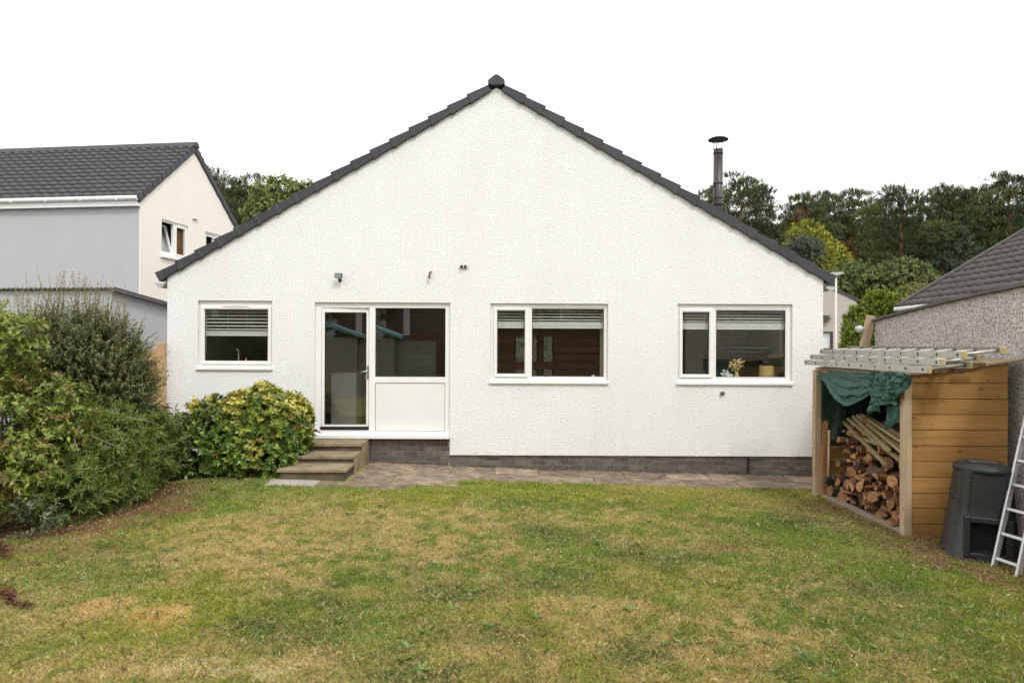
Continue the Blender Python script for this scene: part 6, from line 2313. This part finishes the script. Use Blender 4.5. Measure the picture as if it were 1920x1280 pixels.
def crown_tree(name, label, cat, base, lobes, nsh, leafL, leafW, pal, tip, ang=1.0, k=9, Lsh=0.3, m=m_leaf, up=0.3, inner=0.6, trunk_r=0.12, group=None, noise=0.3, droop=0.3, w=None):
    t = empty_thing(name, label, cat, base, group=group)
    P, D = shell(lobes, nsh, inner, None, up=up, noise=noise)
    foliage('crown', [shoots(P, D + rng.normal(0, .15, D.shape), Lsh, k, leafL, leafW, ang, pick(len(P), pal, w), tip=tip, droop=droop, cj=.2)], m, t)
    mb = MB()
    l = np.array(lobes)
    top = Vector(l[:, :3].mean(0))
    b = Vector(base)
    mb.tube([b - Vector((0, 0, .3)), b.lerp(top, .5), top], [trunk_r, trunk_r * .8, trunk_r * .4], 8)
    for q in lobes:
        mb.tube([b.lerp(top, .45), Vector(q[:3]).lerp(top, .4), q[:3]], [trunk_r * .5, trunk_r * .35, trunk_r * .15], 6)
    put('trunk', mb, m_bark, t)
    return t


def lobe(px, py, rpx, rpy, dist, dep=None):
    Y = dist + CAM.y
    p = at(px, py, Y)
    s = dist / FPX
    return (p.x, p.y, p.z, rpx * s, (dep or (rpx + rpy) / 2) * s, rpy * s)


# light green broadleaf behind the left verge
D0 = 52
crown_tree('tree', 'light green broadleaf tree rising behind the left verge beside the pines', 'tree', tuple(at(525, 640, D0 + CAM.y)), [lobe(505, 372, 26, 24, D0), lobe(530, 360, 26, 22, D0), lobe(555, 368, 24, 22, D0), lobe(490, 400, 26, 22, D0), lobe(520, 400, 40, 30, D0), lobe(575, 372, 18, 22, D0)],
           900, 0.26, 0.13, [(0.11, 0.16, 0.036), (0.15, 0.195, 0.046), (0.08, 0.125, 0.03)], (0.2, 0.24, 0.07), Lsh=0.6, m=m_leaf)
# mid green broadleaf trees below the pine wood
D0 = 40
pal = [(0.08, 0.125, 0.03), (0.105, 0.15, 0.036), (0.06, 0.098, 0.025), (0.135, 0.15, 0.042)]
crown_tree('tree', 'bushy green tree below the pines, left of the tiled roof', 'tree', tuple(at(1690, 645, D0 + CAM.y)), [lobe(1680, 535, 44, 34, D0), lobe(1715, 530, 32, 28, D0), lobe(1660, 560, 40, 30, D0), lobe(1690, 512, 26, 22, D0), lobe(1735, 545, 26, 24, D0)], 1300, 0.17, 0.10, pal, (0.13, 0.15, 0.045), Lsh=0.45)
crown_tree('tree', 'bushy green tree behind the beige gable, below the lime yellow conifer', 'tree', tuple(at(1610, 645, D0 + CAM.y)), [lobe(1612, 530, 36, 32, D0), lobe(1640, 545, 30, 30, D0), lobe(1585, 535, 30, 30, D0), lobe(1560, 545, 30, 30, D0)], 1000, 0.17, 0.10, pal, (0.11, 0.14, 0.04), Lsh=0.45)
crown_tree('tree', 'yellow leaved bushy tree close to the tiled roof on the right', 'tree', tuple(at(1722, 645, D0 - 3 + CAM.y)), [lobe(1718, 565, 34, 24, D0 - 3), lobe(1700, 575, 30, 20, D0 - 3)], 500, 0.17, 0.10, [(0.09, 0.12, 0.03), (0.14, 0.15, 0.04), (0.18, 0.16, 0.045)], (0.18, 0.19, 0.06), Lsh=0.45)
# lime yellow conifer behind the right verge: drooping sprays
D0 = 44
crown_tree('conifer', 'lime yellow conifer with drooping sprays behind the right verge', 'tree', tuple(at(1520, 645, D0 + CAM.y)), [lobe(1510, 448, 17, 18, D0), lobe(1520, 470, 26, 24, D0), lobe(1535, 495, 34, 28, D0), lobe(1555, 515, 36, 26, D0), lobe(1520, 520, 40, 40, D0), lobe(1545, 470, 10, 20, D0), lobe(1578, 520, 20, 22, D0)],
           1500, 0.30, 0.07, [(0.17, 0.215, 0.032), (0.25, 0.275, 0.042), (0.11, 0.155, 0.028)], (0.36, 0.36, 0.06), ang=0.6, k=13, Lsh=0.8, m=m_needle, up=0.5, droop=0.5)
D0 = 41
crown_tree('conifer', 'blue green flat branched conifer in front of the lime yellow one', 'tree', tuple(at(1508, 645, D0 + CAM.y)), [lobe(1497, 457, 18, 7, D0), lobe(1515, 463, 22, 8, D0), lobe(1520, 478, 20, 9, D0), lobe(1503, 470, 16, 9, D0)], 420, 0.16, 0.045, [(0.075, 0.10, 0.075), (0.055, 0.08, 0.06), (0.10, 0.125, 0.09)], (0.12, 0.145, 0.105), ang=0.8, k=12, Lsh=0.4, m=m_needle)
D0 = 56
crown_tree('tree', 'small rust red tree among the pines', 'tree', tuple(at(1576, 560, D0 + CAM.y)), [lobe(1572, 474, 12, 12, D0), lobe(1585, 468, 8, 10, D0), lobe(1562, 482, 9, 9, D0)], 150, 0.22, 0.10, [(0.16, 0.055, 0.025), (0.12, 0.05, 0.025), (0.20, 0.075, 0.03)], (0.2, 0.075, 0.03), Lsh=0.5)
crown_tree('tree', 'rust brown branch topped tree at the left of the pine row', 'tree', tuple(at(1505, 560, D0 + CAM.y)), [lobe(1508, 402, 11, 6, D0), lobe(1496, 408, 8, 5, D0)], 30, 0.22, 0.09, [(0.13, 0.06, 0.03), (0.10, 0.06, 0.03)], (0.14, 0.07, 0.035), Lsh=0.5)
D0 = 52
crown_tree('conifer', 'young blue green pine standing in front of the wood above the tiled roof', 'tree', tuple(at(1800, 600, D0 + CAM.y)), [lobe(1797, 455, 14, 22, D0), lobe(1790, 480, 24, 18, D0), lobe(1815, 485, 24, 18, D0), lobe(1775, 500, 26, 16, D0)], 430, 0.30, 0.06, [(0.060, 0.090, 0.058), (0.075, 0.105, 0.065)], (0.11, 0.135, 0.09), ang=0.7, k=11, Lsh=0.5, m=m_needle, up=1.0)
# dense dark undergrowth below the pines
ug = []
for i in range(60):
    px = 1440 + i * 9
    ug.append(lobe(px, random.uniform(535, 570), random.uniform(24, 40), random.uniform(30, 46), random.uniform(62, 68)))
for i in range(14):
    ug.append(lobe(380 + i * 16, random.uniform(480, 520), 30, 40, 70))
P, D = shell(ug, 4200, 0.6, None, up=0.4, noise=0.4)
tag(foliage('undergrowth', [shoots(P, D, 0.8, 9, 0.36, 0.16, 1.0, pick(len(P), [(0.034, 0.048, 0.020), (0.045, 0.056, 0.023), (0.06, 0.062, 0.027)]), cj=.25)], m_leaf, None), 'dark undergrowth below the pine wood', 'undergrowth')
# clipped-looking lime arborvitae behind the garage corner
D0 = 20.5
cols__ = [(1604, 590, 17, 46), (1622, 575, 17, 58), (1640, 562, 18, 70), (1658, 560, 18, 70), (1676, 565, 17, 66), (1694, 572, 16, 60), (1612, 622, 26, 46), (1640, 620, 30, 50), (1668, 620, 30, 50)]
lobes_ = [lobe(px, py + ry * .9, rx, ry, D0 + random.uniform(-.4, .4), rx * 1.1) for px, py, rx, ry in cols__]
crown_tree('conifer', 'dense lime green columnar hedge conifer behind the far corner of the garage', 'hedge', tuple(at(1645, 768, D0 + CAM.y)), lobes_, 4200, 0.085, 0.026, [(0.12, 0.18, 0.026), (0.16, 0.22, 0.032), (0.085, 0.135, 0.022)], (0.27, 0.30, 0.05), ang=0.5, k=13, Lsh=0.20, m=m_needle, up=1.6, inner=0.75, noise=0.25, droop=0.0, trunk_r=0.1)
# trees behind the camera that the window panes mirror
random.seed(5)
for i, (x, y, lab) in enumerate(((-9, -33, 'broad tree behind the grey fence, left one seen from the house'), (1.5, -32, 'broad tree behind the summer house roof'), (7, -31, 'broad tree behind the camera to the right'), (12, -33, 'broad tree far behind the camera at the right end'))):
    lb = [(x + random.uniform(-1.6, 1.6), y + random.uniform(-1, 1), 3.2 + random.uniform(-1, 2.2), 1.6, 1.5, 1.4) for _ in range(7)]
    crown_tree('tree', lab, 'tree', (x, y, 0), lb, 380, 0.28, 0.17, [(0.05, 0.075, 0.025), (0.07, 0.10, 0.03)], (0.1, 0.13, 0.04), Lsh=0.6)

# ================================================================== GRASS
def patio_edge(x):
    """y of the lawn's edge along the paving"""
    return np.interp(x, [-9, -3.3, -3.15, -2.6, -2.5, -1.5, -1.2, -0.8, -0.3, 4.7, 4.8, 9], [-1.0, -1.2, -1.82, -1.84, -1.80, -1.80, -1.55, -1.22, -1.02, -1.02, 0.2, 0.2]) + 0.05 * (fbm(np.asarray(x) * 4, np.asarray(x) * 0, 12, 3) - 0.5)


N = 1080000
u = rng.random(N)
d0, d1 = 3.3, 10.6
dist = d0 * (d1 / d0) ** (u ** 0.92)                # more blades near the camera
y = CAM.y + dist
x = rng.uniform(-1, 1, N) * (0.78 * dist + 1.7)
ok = (y < patio_edge(x) + 0.02) & (x > bedx(y) - 0.35 + (fbm(x * 3, y * 3, 77, 3) - 0.5) * 0.3) & (x < 5.45)
insh = (x > SX0 + 0.02) & (x < SX1) & (y > SY0) & (y < SY1)
ok &= ~insh
x, y, dist = x[ok], y[ok], dist[ok]
col_, bare_, dry = lawn_colour(x, y)
tuft = fbm(x * 7, y * 7, 61, 3)
keep = rng.random(len(x)) < (1 - 0.80 * bare_) * (0.55 + 0.75 * tuft)
x, y, dist, col_, tuft, bare_, dry = x[keep], y[keep], dist[keep], col_[keep], tuft[keep], bare_[keep], dry[keep]
n = len(x)
z = gz(x, y)
h = (0.012 + 0.021 * rng.random(n) ** 1.5) * (0.6 + 0.9 * tuft) * (1 + 0.5 * (rng.random(n) < 0.04))
w = (0.0017 + 0.0012 * rng.random(n)) * (dist / 4.5) ** 0.75
az = rng.uniform(0, 2 * np.pi, n)
lean = h * rng.uniform(0.2, 1.2, n)
dx, dy = np.cos(az), np.sin(az)
px_, py_ = -dy, dx
rot = rng.uniform(0, 2 * np.pi, n)
px_, py_ = np.cos(rot), np.sin(rot)
b0 = np.stack([x - px_ * w, y - py_ * w, z - 0.004], 1)
b1 = np.stack([x + px_ * w, y + py_ * w, z - 0.004], 1)
m0 = np.stack([x + dx * lean * 0.35 - px_ * w * .75, y + dy * lean * 0.35 - py_ * w * .75, z + h * 0.62], 1)
tp = np.stack([x + dx * lean, y + dy * lean, z + h * rng.uniform(0.75, 1.0, n)], 1)
V = np.stack([b0, b1, tp, m0], 1).reshape(-1, 3)
q = np.arange(n)[:, None] * 4
Fg = np.concatenate([q + np.array([[0, 1, 2]]), q + np.array([[0, 2, 3]])], 1).reshape(-1, 3)
strawy = (rng.random(n) < 0.07 + 0.45 * dry)[:, None]
c = col_ * (1 - 0.75 * strawy) + np.array([[0.46, 0.375, 0.20]]) * 0.75 * strawy
c = c * (1 + rng.normal(0, .24, (n, 1))) * (1 + rng.normal(0, .05, (n, 3)))
c = np.clip(c * 1.12, 0.01, 0.6)
go = put('grass', fastmesh('grass', V, Fg, np.repeat(c, 4, 0)), m_grass)
tag(go, 'short patchy lawn grass, part green and part dried to straw', 'grass', kind='stuff')

# longer dry strands lying over the turf
ns_ = 5200
ds = 3.4 * (7.2 / 3.4) ** rng.random(ns_)
ys2 = CAM.y + ds
xs2_ = rng.uniform(-0.78, 0.78, ns_) * ds
kk = (ys2 < patio_edge(xs2_) - 0.05) & (xs2_ > bedx(ys2) + 0.05) & (xs2_ < 4.0)
xs2_, ys2 = xs2_[kk], ys2[kk]
P = np.stack([xs2_, ys2, gz(xs2_, ys2) + 0.012], 1)
D = np.stack([rng.normal(0, 1, len(P)), rng.normal(0, 1, len(P)), rng.uniform(0.15, 0.9, len(P))], 1)
v, f, c = shoots(P, D, 0.004, 2, 0.046, 0.0028, 0.35, pick(len(P), [(0.46, 0.37, 0.20), (0.38, 0.29, 0.14), (0.20, 0.24, 0.06), (0.14, 0.20, 0.05)]), curl=0.35, ljit=.6)
tag(put('dry_strands', fastmesh('dry_strands', v, f, c), m_grass), 'longer bent grass strands, many of them dry, over the short lawn', 'grass', kind='stuff')

# broad weed leaves in the turf
nw = 420
wxp = rng.uniform(-0.75, 0.75, nw)
wd = 3.4 + 6.0 * rng.random(nw) ** 0.8
yw_ = CAM.y + wd
xw_ = wxp * wd
cl = fbm(xw_ * 1.2, yw_ * 1.2, 88, 3)
kk = (cl > 0.5) & (yw_ < patio_edge(xw_) - 0.1) & (xw_ > bedx(yw_) + 0.1) & (xw_ < 4.0)
xw_, yw_ = xw_[kk], yw_[kk]
P = np.stack([xw_, yw_, gz(xw_, yw_) + 0.004], 1)
v, f, c = shoots(P, np.tile([[0, 0, 1.0]], (len(P), 1)) + rng.normal(0, .1, (len(P), 3)), 0.015, 9, 0.06, 0.018, 1.2, pick(len(P), [(0.13, 0.20, 0.045), (0.16, 0.22, 0.06), (0.18, 0.23, 0.09)]), curl=0.1, ljit=.5)
tag(put('weeds', fastmesh('weeds', v, f, c), m_leaf), 'flat weed rosettes scattered in the lawn', 'weeds', kind='stuff')
# white clover heads
ncl = 520
xc = np.concatenate([rng.uniform(-2.2, 3.6, 330), rng.uniform(-3, 4.0, 190)])
yc = np.concatenate([rng.uniform(-3.3, -1.15, 330), rng.uniform(-6.6, -3, 190)])
kk = fbm(xc * 1.1 + 4, yc * 1.1, 97, 3) > 0.56
xc, yc = xc[kk], yc[kk]
mb = MB()
V_, F_ = [], []
for i in range(len(xc)):
    zc = gzf(xc[i], yc[i]) + random.uniform(0.022, 0.04)
    r = random.uniform(0.004, 0.0075)
    b = len(V_)
    V_ += [(xc[i] + r, yc[i], zc), (xc[i] - r, yc[i], zc), (xc[i], yc[i] + r, zc), (xc[i], yc[i] - r, zc), (xc[i], yc[i], zc + r), (xc[i], yc[i], zc - r)]
    F_ += [(b + p, b + q_, b + s) for p, q_, s in ((0, 2, 4), (2, 1, 4), (1, 3, 4), (3, 0, 4), (2, 0, 5), (1, 2, 5), (3, 1, 5), (0, 3, 5))]
tag(put('clover_flowers', fastmesh('clover_flowers', np.array(V_), np.array(F_)), m_petalw), 'white clover heads dotted over the lawn', 'clover', kind='stuff')
# dry hay and litter round the log store and along the plinth
nh = 1500
cx_ = rng.choice(5, nh, p=[.30, .25, .25, .1, .1])
cen = np.array([(4.35, -3.85), (3.85, -3.25), (4.1, -4.5), (3.9, -2.3), (4.6, -5.0)])[cx_]
xh = cen[:, 0] + rng.normal(0, .30, nh)
yh = cen[:, 1] + rng.normal(0, .28, nh)
kk = (xh < 5.2) & ~((xh > SX0) & (yh > SY0 - 0.01))
xh, yh = xh[kk], yh[kk]
nh = len(xh)
a = rng.uniform(0, 6.28, nh)
L = rng.uniform(0.03, 0.13, nh)
zz = gz(xh, yh) + rng.uniform(0.006, 0.04, nh)
dx, dy = np.cos(a) * L, np.sin(a) * L
ww = rng.uniform(0.0014, 0.003, nh)
b0 = np.stack([xh - dx / 2, yh - dy / 2, zz], 1)
b1 = b0 + np.stack([-np.sin(a) * ww, np.cos(a) * ww, np.zeros(nh)], 1) * 2
t1 = np.stack([xh + dx / 2, yh + dy / 2, zz + rng.uniform(-.01, .02, nh)], 1)
t0 = t1 + np.stack([-np.sin(a) * ww, np.cos(a) * ww, np.zeros(nh)], 1) * 2
V = np.stack([b0, t1, t0, b1], 1).reshape(-1, 3)
q = np.arange(nh)[:, None] * 4
Fh = np.concatenate([q + np.array([[0, 1, 2]]), q + np.array([[0, 2, 3]])], 1).reshape(-1, 3)
c = np.repeat(pick(nh, [(0.32, 0.24, 0.12), (0.24, 0.17, 0.08), (0.40, 0.32, 0.19), (0.15, 0.10, 0.05)]), 4, 0)
tag(put('hay_litter', fastmesh('hay_litter', V, Fh, c), m_grass), 'dry hay and chippings scattered on the ground round the log store', 'litter', kind='stuff')
# dead leaves and chips along the foot of the plinth
nl = 520
xl_ = np.concatenate([rng.uniform(-0.8, 4.8, 420), rng.uniform(-2.2, -0.8, 100)])
yl_ = -0.01 - np.abs(rng.normal(0, .05, nl))
sz = rng.uniform(0.008, 0.022, nl)
zl_ = gz(xl_, yl_) + 0.016
a = rng.uniform(0, 6.28, nl)
V = []
for k in range(4):
    ak = a + k * np.pi / 2
    V.append(np.stack([xl_ + np.cos(ak) * sz * (1 if k % 2 else .6), yl_ + np.sin(ak) * sz * (1 if k % 2 else .6), zl_ + rng.uniform(0.0, 0.018, nl)], 1))
V = np.stack(V, 1).reshape(-1, 3)
q = np.arange(nl)[:, None] * 4
Fh = np.concatenate([q + np.array([[0, 1, 2]]), q + np.array([[0, 2, 3]])], 1).reshape(-1, 3)
c = np.repeat(pick(nl, [(0.14, 0.075, 0.035), (0.22, 0.13, 0.06), (0.08, 0.05, 0.03), (0.32, 0.25, 0.15)], [4, 3, 4, 1]), 4, 0)
tag(put('dead_leaves', fastmesh('dead_leaves', V, Fh, c), m_leaf), 'dead leaves drifted along the foot of the brick plinth', 'leaves', kind='stuff')
